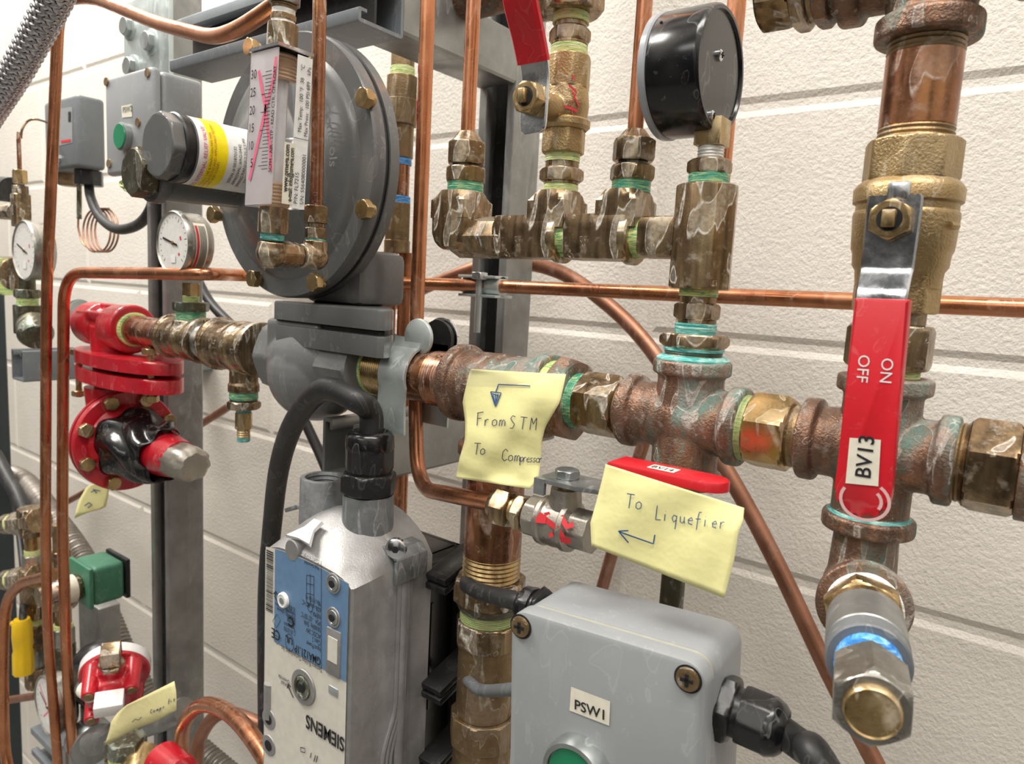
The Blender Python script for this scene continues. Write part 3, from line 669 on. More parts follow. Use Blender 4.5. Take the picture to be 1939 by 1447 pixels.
# lever of the small valve: plate, rising, jogging outwards, then up
def lever_profile(mb, path, wid, thk, X):
    prev = None; n = len(path)
    for i, (y, z, wd) in enumerate(path):
        a = path[max(i - 1, 0)]; b = path[min(i + 1, n - 1)]; dy, dz = b[0] - a[0], b[1] - a[1]; l = sqrt(dy * dy + dz * dz) or 1
        ny, nz = -dz / l * thk / 2, dy / l * thk / 2
        xx = X(i) if callable(X) else X; h = wd / 2; bev = min(thk * .3, .0015)
        R = []
        for (sx, sn) in ((-1, -1), (1, -1), (1, 1), (-1, 1)):
            if sn < 0 and sx < 0 or sn > 0 and sx > 0: o_ = ((sx * h, sn * (thk / 2 - bev) ), (sx * (h - bev), sn * thk / 2))
            else: o_ = ((sx * (h - bev), sn * thk / 2), (sx * h, sn * (thk / 2 - bev)))
            for ox, on in o_: R.append(V((xx + ox, y + ny * on / (thk / 2), z + nz * on / (thk / 2))))
        R = [mb.bm.verts.new(p) for p in R]
        if prev:
            for k in range(8): mb.bm.faces.new((prev[k], prev[(k + 1) % 8], R[(k + 1) % 8], R[k]))
        else: mb.bm.faces.new(R)
        prev = R
    mb.bm.faces.new(prev[::-1])
def smooth_path(pts, seg=5):
    s_ = spline([V((a, b, c)) for a, b, c in pts], seg); return [(p.x, p.y, p.z) for p in s_]
yl = YM - .0285
mb = MB(); lever_profile(mb, smooth_path([(yl, zs - .016, .011), (yl, zs - .013, .0155), (yl, zs, .0165), (yl, zs + .010, .0165), (yl - .0015, zs + .016, .0165), (yl - .004, zs + .022, .0165)]), 0, .0022, xm); obj('lever_plate', mb, M['steel'], t)
mb = MB(); lever_profile(mb, smooth_path([(yl - .0028, zs + .0175, .0185), (yl - .008, zs + .028, .0185), (yl - .015, zs + .040, .0190), (yl - .0175, zs + .048, .019), (yl - .018, zs + .070, .019), (yl - .018, zs + .12, .019)]), 0, .0052, xm); sl = obj('lever_sleeve', mb, M['red'], t)
text('lettering', 'ON     OFF', .0075, plane_fn((xm - .005, yl - .0208, zs + .0565), EZ, -EX), M['white'], t)
# red paint brushed on the valve body
random.seed(3)
def daub(name, fn, lines, w, mat, parent): return strokes(name, lines, fn, w, mat, parent)
def bodyfn(x, y):   # wraps on the valve barrel, x in radians from the front towards the right
    a = x; return V((xm + sin(a) * (rr * 1.115), YM - cos(a) * (rr * 1.115), y))
zc_ = fz(xm, 200)
daub('red_paint', bodyfn, [[(.75, zc_ + .012), (.9, zc_ + .010)], [(.65, zc_ + .007), (1.0, zc_ + .004), (.85, zc_ - .001)], [(.8, zc_ + .004), (1.15, zc_ - .003)], [(.3, zc_ - .003), (.85, zc_ - .0045), (1.1, zc_ - .0055)], [(.78, zc_ - .001), (.95, zc_ - .010)]], .0007, M['inkr'], t)
hexfit('hex_nipple', 'brass hex nipple with two bands of yellow tape above the small ball valve', 'pipe nipple', (xm, YM, z0), EZ,
       [('tape', zm(110), zm(88), rm(70, 100), 'tape_y'), ('cyl', zm(89), zm(82), rm(70, 85), 'brass'), ('hex', zm(83), zm(56), rm(68, 70), 'brass'), ('cyl', zm(56), zm(44), rm(62, 50), 'brass'), ('tape', zm(46), zm(26), rm(68, 35), 'tape_y')], ph=.5)
t = thing('hex_coupling', 'wide brass hex coupling cut by the top edge above the small ball valve', 'coupling', (xm, YM, z0 + zm(0)))
mb = MB(); mb.hex(at(28), at(-90), rm(106, 15), 6, .5, ch=.3); obj('hex', mb, M['brass'], t)
mb = MB(); mb.cyl(V((xm, YM, z0 + zm(-20))), V((xm - .035, YM, z0 + zm(-20))), .0125); obj('outlet', mb, M['brass'], t)
# ================================================================ right hand column
B0 = V((XB, YM, ZM))
def bz(y): return zB(y) - ZM
def rB(w, y): return RV(w, 1700, y, YM)
hexfit('hex_nipple', 'big brass hex nipple partly hidden behind the red lever above the right cross', 'pipe nipple', B0, EZ,
       [('tape', bz(722), bz(696), rB(132, 705), 'tape_y'), ('hex', bz(697), bz(615), rB(158, 650), 'brass'), ('cyl', bz(616), bz(588), rB(128, 600), 'brass_dark')], ph=.5)
def bt(y): return V((XB, YM, zB(y)))
t = thing('ball_valve', 'large cast brass ball valve with long straight red lever marked BV13', 'ball valve', bt(430))
mb = MB(); mb.hex(bt(592), bt(528), rB(164, 560) * .96, 8, .39, ch=.08); obj('lower_hex', mb, M['brass_cast'], t)
L = bt(345).z - bt(545).z; z0 = bt(545); mb = MB()
def bh(y): return bt(y).z - z0.z
mb.lathe(z0, EZ, [(0, rB(166, 545)), (bh(515), rB(172, 515)), (bh(505), rB(186, 505)), (bh(482), rB(190, 482)), (bh(474), rB(198, 470)), (bh(412), rB(206, 412)), (bh(405), rB(204, 405)), (bh(402), rB(198, 402)), (bh(390), rB(198, 390)), (bh(386), rB(212, 386)), (bh(362), rB(214, 362)), (bh(352), rB(200, 352)), (bh(345), rB(182, 345))], 56)
obj('body', mb, M['brass_cast'], t)
mb = MB(); mb.hex(bt(348), bt(268), rB(186, 300) * .94, 8, .39, ch=.10); obj('upper_hex', mb, M['brass_cast'], t)
YL = .3035; q = P(1690, 418, YL); XL = q.x; zs = q.z
mb = MB(); mb.cyl((XL, YM - .018, zs), (XL, YL + .001, zs), .0075, n=28); obj('stem_neck', mb, M['brass_cast'], t)
mb = MB(); wp = RV(108, 1690, 440, YL) * 2; zt = P(1690, 374, YL).z; zb_ = P(1675, 500, YL).z; ze = P(1670, 575, YL - .004).z
lever_profile(mb, smooth_path([(YL, zt, wp * .90), (YL, zt - .0015, wp), (YL, zb_, wp * .97), (YL - .0012, zb_ - .003, wp * .96), (YL - .0045, ze + .003, wp * .94), (YL - .005, ze - .006, wp * .92)], 4), 0, .0024, XL)
mb.box((XL + .001, YL - .0002, zt + .0022), (wp * .20, .0014, .0035), bev=.0006); obj('lever_plate', mb, M['steel'], t)
mb = MB(); c = V((XL, YL - .0012, zs)); rn = RV(86, 1690, 418, YL - .005); mb.hex(c, c - EY * .0055, rn * .93, 6, .0); nut = obj('stem_nut', mb, M['brass_yellow'], t)
mb = MB(); mb.cyl(c - EY * .0052, c - EY * .0057, rn * .60, n=24); obj('nut_bore', mb, M['dark'], nut)
mb = MB(); mb.box(c - EY * .0062, (rn * .32, .0020, rn * .44), bev=.0006); obj('stem_end', mb, M['brass_yellow'], t)
YS = YL - .0048; zt = P(1673, 566, YS).z; zbm = P(1632, 979, YS - .003).z; wt = RV(106, 1673, 600, YS) ; wb = RV(108, 1640, 900, YS)
Ls = zt - zbm; pts = [(-wt, Ls), (wt, Ls), (wb, wb * 1.0)] + [(wb * cos(radians(a)), wb - wb * sin(radians(a))) for a in range(10, 180, 10)] + [(-wb, wb)]
xb0, xb1 = P(1673, 566, YS).x, P(1632, 975, YS).x
uu = V((xb0 - xb1, 0, zt - zbm)).normalized(); O = V((xb1, YS + .0016, zbm)); ux = uu.cross(-EY) * -1
ux = V((uu.z, 0, -uu.x))
mb = MB(); mb.prism(pts, O, ux, uu, -EY, .0058, .0013); sl = obj('lever_sleeve', mb, M['red'], t)
yf = YS + .0016 - .0058 - .0002
def slf(x, y): return O + ux * x + uu * y + V((0, yf - O.y, 0))
def pxs(px, py): q = P(px, py, yf) - O; return q.dot(ux), q.dot(uu)
# OFF / ON read downwards
for s_, px, py in (('OFF', 1629, 671), ('ON', 1673, 677)):
    ax, ay = pxs(px, py); text('lettering', s_, .0058, (lambda ax, ay: lambda x, y: slf(ax + y, ay - x * 1.05))(ax - .0005, ay), M['white'], sl)
cc = [pxs(*p) for p in ((1609, 829), (1668, 833), (1663, 921), (1601, 915))]
mb = MB(); mb.bm.faces.new([mb.bm.verts.new(slf(x, y) - EY * .0001) for x, y in cc]); lb = obj('name_label', mb, M['label'], sl, label='cream label lettered BV13')
a = pxs(1648, 908); text('lettering', 'BV13', .0078, lambda x, y: slf(a[0] - y, a[1] + x) - EY * .0003, M['ink'], lb, bold=.0001)
a2 = pxs(1637, 948)
pts_ = [[(a2[0] + .0085 * cos(radians(q)), a2[1] + .0075 * sin(radians(q))) for q in range(150, 420, 12)], [(a2[0] + .0058 * cos(radians(q)), a2[1] + .005 * sin(radians(q))) for q in range(-30, 60, 15)]]
strokes('worn_print', pts_, lambda x, y: slf(x, y), .0006, flat('faded_print', (.70, .42, .42), .5), sl)
# embossed marks on the valve body
def wrapB(ang0, z0_, r0): return lambda x, y: V((XB + sin(ang0 + x / r0) * r0, YM - cos(ang0 + x / r0) * r0, z0_ + y))
mb = MB(); 
for i in range(8):
    a_ = .75 + .02 * i
mb.tube([wrapB(0, zB(432), rB(206, 430) + .0002)(.0205 + .001 * k, 0) for k in range(6)], .0014, 8); obj('cast_mark', mb, M['brass_cast'], t)
text('cast_lettering', 'VISCAIN', .0045, lambda x, y: wrapB(.85, zB(600), rB(172, 520) + .0004)(-y, x), M['brass_cast'], t)
# nipple above
hexfit('threaded_nipple', 'red brass pipe nipple between large ball valve and the top right tee', 'pipe nipple', B0, EZ,
       [('thr', bz(272), bz(244), rB(149, 255), 'brass_dark'), ('cyl', bz(246), bz(104), rB(148, 170), 'redbrass', 'pipe'), ('thr', bz(106), bz(78), rB(150, 90), 'brass_dark'), ('tape', bz(80), bz(66), rB(154, 75), 'tape_s')])
zc = ZM + bz(-74)
cast('bronze_tee', 'bronze pipe tee cut by the top right corner above the red brass nipple', 'pipe tee', (XB, YM, zc),
     [(-EZ, zc - zB(80)), (EX, .036), (-EX, .034)], rB(172, 20), .0085, rB(206, 60), M['bronze'], 1.06)
xq = XB - .034
hexfit('union_fitting', 'dirty brass union cut by the top edge left of the top right tee', 'union', (xq, YM, zc), -EX,
       [('cyl', -.002, .004, .0140, 'bronze'), ('oct', .003, .009, .0165, 'bronze'), ('cyl', .009, .012, .0145, 'brass_dark'), ('oct', .012, .018, .0165, 'brass'), ('hex', .018, .033, .0140, 'brass')])
hexfit('union_fitting', 'dirty brass union end just entering at the top right corner', 'union', (XB + .036, YM, zc), EX,
       [('cyl', -.001, .010, .0150, 'bronze'), ('hex', .010, .030, .0172, 'brass')])
# ---- street elbow and plug pointing at the viewer
ce = V((XB, YM, zAt(XB, YM, 1112)))
Co = P(1636, 1150, .306); Ce = P(1652, 1352, .222)
de = (Ce - Co).normalized(); Lc = (Co - ce).dot(de)
cst = ce + V((0, 0, 0)); re = RV(168, 1640, 1150, .306)
mb = MB(); rn_ = RV(126, 1640, 1010, YM)
mb.lathe((XB, YM, zAt(XB, YM, 1006)), -EZ, [(-.004, rn_ * .96), (.002, rn_), ((zAt(XB, YM, 1006) - ce.z) * .7, rn_ * 1.06), ((zAt(XB, YM, 1006) - ce.z) * 1.1, rn_ * 1.15)], 40)
mb.sphere(ce, rn_ * 1.18, n=32)
mb.lathe(ce, Co - ce, [(0, rn_ * 1.18), ((Co - ce).length - .009, rn_ * 1.20), ((Co - ce).length - .006, re * 1.12), ((Co - ce).length - .001, re * 1.14), ((Co - ce).length, re * 1.12)], 44)
t = thing('street_elbow', 'weathered bronze street elbow under the right cross turning towards the viewer', 'elbow', ce); obj('body', mb, M['bronze'], t, remesh=.0008)
LL = (Ce - Co).length; re2 = RV(160, 1645, 1200, .29)
def rE(w, px, py, Y): return RV(w, px, py, Y)
hexfit('reducer_bushing', 'bright brass hex bushing with a white tape rim in the elbow mouth', 'bushing', Co, de,
       [('tape', -.0005, .004, rE(150, 1640, 1150, .305), 'tape_w'), ('hex', .0035, .012, rE(146, 1640, 1165, .298), 'brass_yellow'), ('cyl', .012, .019, rE(150, 1643, 1190, .29), 'brass_yellow')], ph=.3)
hexfit('pipe_coupling', 'grey galvanised coupling with blue tape between brass bushing and end plug', 'coupling', Co, de,
       [('cyl', .017, .043, rE(158, 1645, 1215, .28), 'strut', 'sleeve'), ('cyl', .043, .052, rE(168, 1648, 1260, .26), 'grey_cable', 'dark_band'), ('tape', .050, .057, rE(134, 1648, 1270, .255), 'tape_b')])
t = hexfit('end_plug', 'hex end plug with round brass disc pointing at the viewer bottom right', 'plug', Co, de,
       [('cyl', .055, .062, rE(118, 1650, 1290, .245), 'nickel', 'neck'), ('hex', .060, .084, rE(150, 1652, 1345, .226), 'nickel')], ph=.05)
mb = MB(); rd = rE(118, 1652, 1355, .222); mb.lathe(Co + de * .0835, de, [(0, rd * 1.02), (.0022, rd), (.0030, rd * .92), (.0026, rd * .86), (.0026, .0001)], 48); obj('brass_disc', mb, M['brass_yellow'], t)
# ================================================================ grey regulator
t = thing('gas_regulator', 'big round grey gas regulator with brass bolts and a brown gas label tube', 'gas regulator', (P(600, 320, .31).x, YM, ZM))
YD = .302; C = P(545, 318, YD); R = 250 * S(575, 318, YD)
C0 = C
mb = MB(); mb.lathe(C, EY, [(-.0005, R * .985), (.0015, R), (.008, R), (.009, R * .99)], 96)
mb.lathe(C + EY * .0005, -EY, [(0, R * .86), (.0022, R * .83), (.0040, R * .78), (.0042, R * .72), (.010, R * .64), (.017, R * .50), (.024, R * .36), (.030, R * .26)], 80)
obj('front_case', mb, M['grey'], t)
mb = MB(); mb.lathe(C, EY, [(.0088, R * .985), (.0122, R * .985)], 96); obj('gasket', mb, M['black'], t)
mb = MB(); mb.lathe(C, EY, [(.0120, R), (.0195, R), (.021, R * .97), (.021, R * .86), (.030, R * .80), (.044, R * .60), (.052, R * .40)], 96); obj('rear_case', mb, M['grey'], t)
for k, (px, py) in enumerate(((697, 188), (697, 398), (603, 535), (487, 528), (411, 407), (482, 92), (405, 250))):
    c = P(px, py, YD - .002); mb = MB(); mb.hex(c, c - EY * .0055, .0056, 6, .3 + k * .4); mb.cyl(c, c + EY * .003, .0045); obj('bolt', mb, M['brass_yellow'], t)
# cast lettering on the case
for s_, a0, a1, rr_ in (('Maxitrol', 62, 8, .52),):
    pass
def arc(r0, a0): return lambda x, y: C + V((sin(a0 + x / r0) * (r0 + y), -.0012 - (.0042 + .006 * max(0, (R * .72 - r0) / (R * .08)) if r0 > R * .64 else .012), cos(a0 + x / r0) * (r0 + y)))
text('cast_lettering', 'sher Controls', .0105, lambda x, y: C + V((sin(.62 + x / (R * .66)) * (R * .66 + y), -.0112 + .0 * y, cos(.62 + x / (R * .66)) * (R * .66 + y))), M['grey_lt'], t)
# neck and body
XG = P(600, 320, .31).x; zf = lambda py: zAt(XG, YM, py)
mb = MB(); zt = C.z - R * .80
mb.box((XG + .006, YM + .010, (zf(575) + C.z - R * .6) / 2), (.030, .022, (C.z - R * .6 - zf(575)) / 2), bev=.006)
x0 = P(513, 590, .300).x; x1 = P(722, 590, .300).x
obj('neck', mb, M['grey'], t)
def flange(name, zt, zb_, inset=0, mat='grey'):
    mb = MB(); a = x0 + inset; b = x1 - inset; y0, y1 = .300 + inset, .366 - inset; c_ = .010
    pts = [(a + c_ * .4, y0), (b - .003, y0), (b, y0 + .003), (b - .001, y0 + .008), (b - .014, y0 + .024), (b - .038, y0 + .043), (a + .040, y0 + .050), (a + .010, y0 + .040), (a, y0 + .02), (a, y0 + c_ * .4)]
    mb.prism(pts, (0, 0, zb_), EX, EY, EZ, zt - zb_, .0015); return obj(name, mb, M[mat], t)
zt1 = P(600, 576, .300).z; zb1 = P(600, 613, .300).z
flange('upper_flange', zt1, zb1)
flange('flange_gasket', zb1, zb1 - .004, .006, 'black')
flange('lower_flange', zb1 - .0035, P(600, 662, .300).z, .001)
# body: oval barrel between two hexagonal ends
xa, xb = MX(552), MX(688)
mb = MB(); mb.lathe((xa, YM, ZM), EX, [(0, .026), ((xb - xa) * .25, .032), ((xb - xa) * .5, .034), ((xb - xa) * .78, .029), (xb - xa, .025)], 48)
mb.box(((xa + xb) / 2 - .004, YM - .002, ZM + .017), (.030, .026, .012), bev=.004)
mb.sphere(((xa + xb) / 2 - .006, YM - .004, ZM - .010), .0345, (1.12, .92, 1.0), 32)
obj('body', mb, M['grey_lt'], t, remesh=.0012)
mb = MB(); mb.hex((MX(540), YM, ZM), (MX(580), YM, ZM), .0275, 8, .39, ch=.08); obj('inlet_hex', mb, M['grey_lt'], t)
mb = MB(); mb.lathe((MX(655), YM, ZM), EX, [(0, .028), (.002, .0305), (MX(714) - MX(655) - .0015, .0305), (MX(714) - MX(655), .0285)], ap=.0280, sides=8, ph=.39); obj('outlet_hex', mb, M['grey_lt'], t)
c = P(540, 664, .308); mb = MB(); mb.hex(c, c - EZ * .0045, .0060, 6, .2); obj('bolt', mb, M['brass_dark'], t)
# relief tube pointing at the viewer-left
Yc = online(C, -EY, px=322).y; rt = 62 * S(385, 275, .235)
Pc = V((C.x, 0, C.z - .0015))
def rl(y): return V((Pc.x, y, Pc.z))
yl0, yl1 = online(C, -EY, px=338).y, online(C, -EY, px=452).y
mb = MB(); mb.lathe(rl(yl1), -EY, [(-.055, rt * 1.9), (-.030, rt * 1.25), (-.012, rt * 1.03), (0, rt), (yl1 - yl0, rt), (yl1 - yl0 + .002, rt * .99)], 64); obj('spring_tube', mb, M['grey'], t)
mb = MB(); yq = yl0; mb.lathe(rl(yq), -EY, [(-.001, rt * 1.0), (.0012, rt * 1.045), (.0045, rt * 1.045), (.0055, rt * 1.0)], 64); obj('seal_ring', mb, M['black'], t)
ycap = online(C, -EY, px=297).y; rc_ = 60 * S(300, 262, ycap)
mb = MB(); mb.hex(rl(yq - .004), rl(ycap), rc_ * .98, 8, .25, ch=.07); obj('hex_cap', mb, M['grey'], t)
# label wrapped round the tube
def cylpatch(y0, y1, a0, a1, mat, name, off=.0002, lab=None, parent=t):
    mb = MB(); mb.sheet(lambda u, v: V((Pc.x + cos(a0 + (a1 - a0) * u) * (rt + off), y0 + (y1 - y0) * v, Pc.z + sin(a0 + (a1 - a0) * u) * (rt + off))), 40, 2)
    return obj(name, mb, mat, parent, label=lab, ang=80)
A1, A2 = radians(-118), radians(100)
yA, yB, yC_, yD, = online(C, -EY, px=344).y, online(C, -EY, px=362).y, online(C, -EY, px=398).y, yl1 + .004
lab = cylpatch(yA, yD, A1, A2, M['white'], 'rating_label', .0003, 'white, red and yellow printed label')
cylpatch(yB, yC_, A1, A2, M['yellow'], 'yellow_band', .0005, None, lab)
def lt(s_, size, y, a0, mat, off=.0008, sx_=1.0): text('lettering', s_, size, lambda x, yy: V((Pc.x + cos(a0 + sx_ * x / rt) * (rt + off), y - yy, Pc.z + sin(a0 + sx_ * x / rt) * (rt + off))), mat, lab)
a0 = radians(-72); D = yC_ - yA
lt('NO INTERNAL RELIEF VALVE', .0034, yA + (yB - yA) * .85, radians(-82), M['inkr'], sx_=.95)
wd = (yC_ - yB)
for i, s_ in enumerate(('INSTALL, USE & MAINTAIN PER MFR', 'INSTRUCTIONS AND APPLICABLE FEDERAL', 'LAWS AND CODES')): lt(s_, .0022, yB + wd * (.20 + .19 * i), radians(-75), M['inko'], .0010, 1.02)
wd2 = yD - yC_
for i, s_ in enumerate(('SERIAL # 001870132', 'APPROVAL: #AG-0442', 'SPRING RANGE:2.25-5.5 PSI', 'TEMPERATURE RANGE:', '-29 TO +71 DEG C', 'ORIFICE SIZE: 1/2 INCH')): lt(s_, .0027, yC_ + wd2 * (.24 + .145 * i), radians((-55, -58, -62, -50, -55, -60)[i]), M['ink'])
# vent tube under the spring tube
V0 = P(284, 330, .222); rv = 52 * S(300, 330, .222)
mb = MB(); mb.lathe(V0, EY, [(0, rv), (.0015, rv * 1.03), (.006, rv * 1.03), (.008, rv * .9), (.06, rv * .80), (.082, rv * 1.2)], 48); obj('vent_tube', mb, M['grey'], t)
mb = MB(); mb.hex(V0 - EY * .011, V0 + EY * .001, rv * .80, 6, .3, ch=.15); obj('vent_plug', mb, M['dark_brass'], t, ang=24)
text('cast_lettering', 'INSTRU', .0050, lambda x, y: V0 + V((sin(-2.2 + x / (rv * .9)) * (rv * .86 + y * .8), -.0003, cos(-2.2 + x / (rv * .9)) * (rv * .86 + y * .8))), M['grey_lt'], t)
pts = [P(x, y, .215) for x, y in ((262, 341), (250, 342), (238, 341), (230, 344), (229, 350), (234, 354), (240, 350), (238, 345))]
mb = MB(); mb.tube(spline(pts, 4), .0011, 6); mb.tube(spline([P(x, y, .215) for x, y in ((262, 345), (248, 346), (240, 349), (234, 358), (244, 364))], 4), .0005, 5); obj('loose_tape', mb, M['tape_y'], t)
# ================================================================ flow meter
YQ = .225
T_, B_ = P(527, 85, YQ), P(512, 388, YQ); wv_ = (T_ - B_); Hm = wv_.length; wv_.normalize()
Wm = T_.x - P(474, 96, YQ).x; Dm = online(T_, EY, px=592).y - YQ
t = thing('flow_meter', 'clear plastic flow meter tube with numbered scale and red marker lines', 'flow meter', B_ + V((-Wm / 2, Dm / 2, 0)))
cm = (T_ + B_) / 2 + V((-Wm / 2, Dm / 2, 0))
mb = MB(); mb.box(cm, (Wm / 2, Dm / 2, Hm / 2), (EX, EY, wv_), bev=.0008); obj('clear_block', mb, M['acrylic'], t)
ax0 = B_ + V((-Wm / 2, Dm / 2, 0))
mb = MB(); mb.box(cm - V((0, Dm * .46, 0)), (Wm * .47, .0004, Hm * .492), (EX, EY, wv_)); obj('scale_backing', mb, M['frost'], t)
mb = MB(); mb.box(T_ + V((-Wm / 2, Dm / 2, 0)) + wv_ * .0008, (Wm / 2 + .0005, Dm / 2 + .0005, .0008), (EX, EY, wv_)); obj('top_plate', mb, M['steel'], t)
for z_a, z_b in ((.0, .17), (.83, .995)):
    mb = MB(); mb.thread(ax0 + wv_ * (Hm * z_a), ax0 + wv_ * (Hm * z_b), min(Wm, Dm) * .36, .0018, .0007, 28); obj('thread', mb, flat('thread_ochre', (.62, .45, .30), .35, .3), t)
mb = MB(); mb.cyl(ax0 + wv_ * Hm * .17, ax0 + wv_ * Hm * .83, min(Wm, Dm) * .17, n=20); obj('float_tube', mb, flat('glass_tube', (.72, .72, .73), .1, .1), t)
mb = MB(); mb.sphere(ax0 + wv_ * Hm * .20, min(Wm, Dm) * .13, n=14); obj('float_ball', mb, M['steel'], t)
mb = MB(); mb.cyl(ax0 + wv_ * Hm * .22, ax0 + wv_ * Hm * .84, .0004, n=8); obj('guide_rod', mb, M['inkr'], t)
FO = B_ + V((-Wm, 0, 0)); ffn = plane_fn(FO, EX, wv_, .0003)
for i, num in enumerate(('5', '10', '15', '20', '25', '30')):
    yy = Hm * (.255 + .114 * i)
    text('lettering', num, .0064, (lambda yy: lambda x, y: ffn(x * .8 + Wm * (.08 if len(num) > 1 else .2), yy + y))(yy), M['ink'], t, bold=.00005)
lines = []
for k in range(28):
    yy = Hm * (.235 + .114 * k / 5); ln = .34 if k % 5 == 1 else .22
    lines.append([(Wm * (.84 - ln), yy), (Wm * .84, yy)])
strokes('scale_ticks', lines, ffn, .00018, M['ink'], t)
text('lettering', 'SCFH - AIR - STP - READ CTR. OF FLOAT', .0034, lambda x, y: ffn(Wm * .985 - y, Hm * .21 + x * .86), M['ink'], t, bold=.00005)
strokes('marker_line', [[(Wm * .98 - Wm * .02, Hm * .93), (Wm * .90, Hm * .80), (Wm * .66, Hm * .62), (Wm * .48, Hm * .45), (Wm * .32, Hm * .30), (Wm * .18, Hm * .17)], [(Wm * .35, Hm * .87), (Wm * .44, Hm * .80), (Wm * .66, Hm * .62), (Wm * .88, Hm * .38), (Wm * .97, Hm * .22)]], plane_fn(FO, EX, wv_, .00015), .0011, M['inkp'], t)
sfn = plane_fn(B_, EY, wv_, .0003)
def srect(y0, y1, z0_, z1_, mat, name, lab=None, off=.0003):
    f = plane_fn(B_, EY, wv_, off); mb = MB(); mb.bm.faces.new([mb.bm.verts.new(f(*p)) for p in ((y0, z0_), (y1, z0_), (y1, z1_), (y0, z1_))]); return obj(name, mb, mat, t, label=lab)
s1 = srect(Dm * .55, Dm * 1.0, -Hm * .0, Hm * .985, M['white'], 'side_label', 'white strip label with printed limits')
s2 = srect(Dm * .30, Dm * .62, Hm * .02, Hm * .42, M['label'], 'maker_label', 'cream label with web address', .0005)
sf2 = plane_fn(B_, EY, wv_, .0008)
text('lettering', 'P/N: FL7215', .0033, lambda x, y: sf2(Dm * .76 - y, Hm * .03 + x), M['ink'], s1)
text('lettering', 'S/N: 5564080000001', .0033, lambda x, y: sf2(Dm * .95 - y, Hm * .03 + x * .95), M['ink'], s1)
text('lettering', 'Max Temp:  100 \u00b0F  38    \u00b0C', .0032, lambda x, y: sf2(Dm * .76 - y, Hm * .50 + x * .92), M['ink'], s1)
text('lettering', 'Max Press:  100 PSI 689    kPa', .0032, lambda x, y: sf2(Dm * .95 - y, Hm * .48 + x * .90), M['ink'], s1)
text('lettering', 'www.omega.com', .0040, lambda x, y: sf2(Dm * .44 - y, Hm * .10 + x * .86), M['ink'], s2, bold=.00008)
text('lettering', 'e-mail: info@omega.com', .0038, lambda x, y: sf2(Dm * .58 - y, Hm * .04 + x * .72), M['ink'], s2, bold=.00008)
strokes('rule', [[(Dm * .56, Hm * .46), (Dm * .99, Hm * .46)]], sf2, .00015, M['ink'], s1)
# fittings under and over the meter
def al(z): return ax0 + wv_ * z
def mz(px, py): return (online(ax0, wv_, py=py) - ax0).dot(wv_)
f1 = lambda py: mz(518, py)
rm2 = lambda w_, y: RV(w_, 520, y, ax0.y)
E1 = al(f1(480)); 
hexfit('hex_adapter', 'brass hex adapter screwed into the bottom of the clear flow meter', 'adapter', ax0, wv_,
       [('cyl', f1(456), f1(440), rm2(46, 450), 'tape_t', 'patina_neck'), ('oct', f1(442), f1(392), rm2(56, 415), 'brass')], ph=.3)
t = thing('street_elbow', 'small brass elbow crusted with soap at the foot of the flow meter', 'elbow', E1)
mb = MB(); r_e = rm2(54, 480); mb.lathe(al(f1(458)), -wv_, [(0, r_e * .98), (f1(458) - f1(482), r_e * 1.1)], 32); mb.sphere(E1, r_e * 1.12, n=28)
E2y = online(E1, EY, px=566).y; mb.lathe(E1, EY, [(0, r_e * 1.08), (E2y - E1.y - .002, r_e * .98), (E2y - E1.y, r_e * .92)], 8); obj('body', mb, M['brass'], t, remesh=.0006)
E2 = V((E1.x + .001, online(E1, EY, px=584).y + .004, E1.z)); 
xt, yt = E2.x, E2.y; ftz = lambda py: zAt(xt, yt, py)
t = thing('street_elbow', 'small brass elbow turning up into the copper tube beside the flow meter', 'elbow', E2)
mb = MB(); r2_ = RV(46, 580, 480, yt); mb.lathe(E2, -EY, [(0, r2_), (.010, r2_)], 32); mb.sphere(E2, r2_ * 1.12, n=28); mb.lathe(E2, EZ, [(0, r2_ * 1.08), (ftz(456) - E2.z, r2_ * 1.0)], 8); obj('body', mb, M['brass'], t, remesh=.0006)
hexfit('compression_fitting', 'small brass compression nut gripping the copper tube beside the flow meter', 'tube fitting', (xt, yt, E2.z), EZ,
       [('tape', ftz(460) - E2.z, ftz(452) - E2.z, r2_ * .85, 'tape_t', 'patina_ring'), ('hex', ftz(453) - E2.z, ftz(432) - E2.z, r2_ * .86, 'brass'), ('cyl', ftz(433) - E2.z, ftz(422) - E2.z, r2_ * .72, 'brass'), ('hex', ftz(423) - E2.z, ftz(390) - E2.z, r2_ * .93, 'brass', 'nut')], ph=.4)
mb = MB(); mb.tube([(xt, yt, ftz(400)), (xt, yt, CZ + .15), (xt, yt, CZ + .33)], RV(26, 592, 250, yt), 20); obj('copper_tube', mb, M['redbrass'], label='reddish copper tube running up right beside the clear flow meter', cat='copper tube', group='vertical copper drop tubes')
t2 = ax0 + wv_ * Hm; f2 = lambda py: (online(t2, wv_, py=py) - t2).dot(wv_); r3 = lambda w_, y: RV(w_, 535, y, t2.y)
hexfit('hex_adapter', 'brass hex adapter and nut on top of the clear flow meter', 'adapter', t2, wv_,
       [('oct', f2(92), f2(46), r3(57, 70), 'brass'), ('cyl', f2(47), f2(38), r3(46, 45), 'tape_w', 'tape_ring'), ('oct', f2(40), f2(28), r3(47, 35), 'brass_dark'), ('tape', f2(29), f2(16), r3(45, 20), 'tape_w'), ('thr', f2(18), f2(8), r3(50, 10), 'brass_dark'), ('hex', f2(9), f2(-30), r3(58, 0), 'nickel', 'nut')], ph=.3)
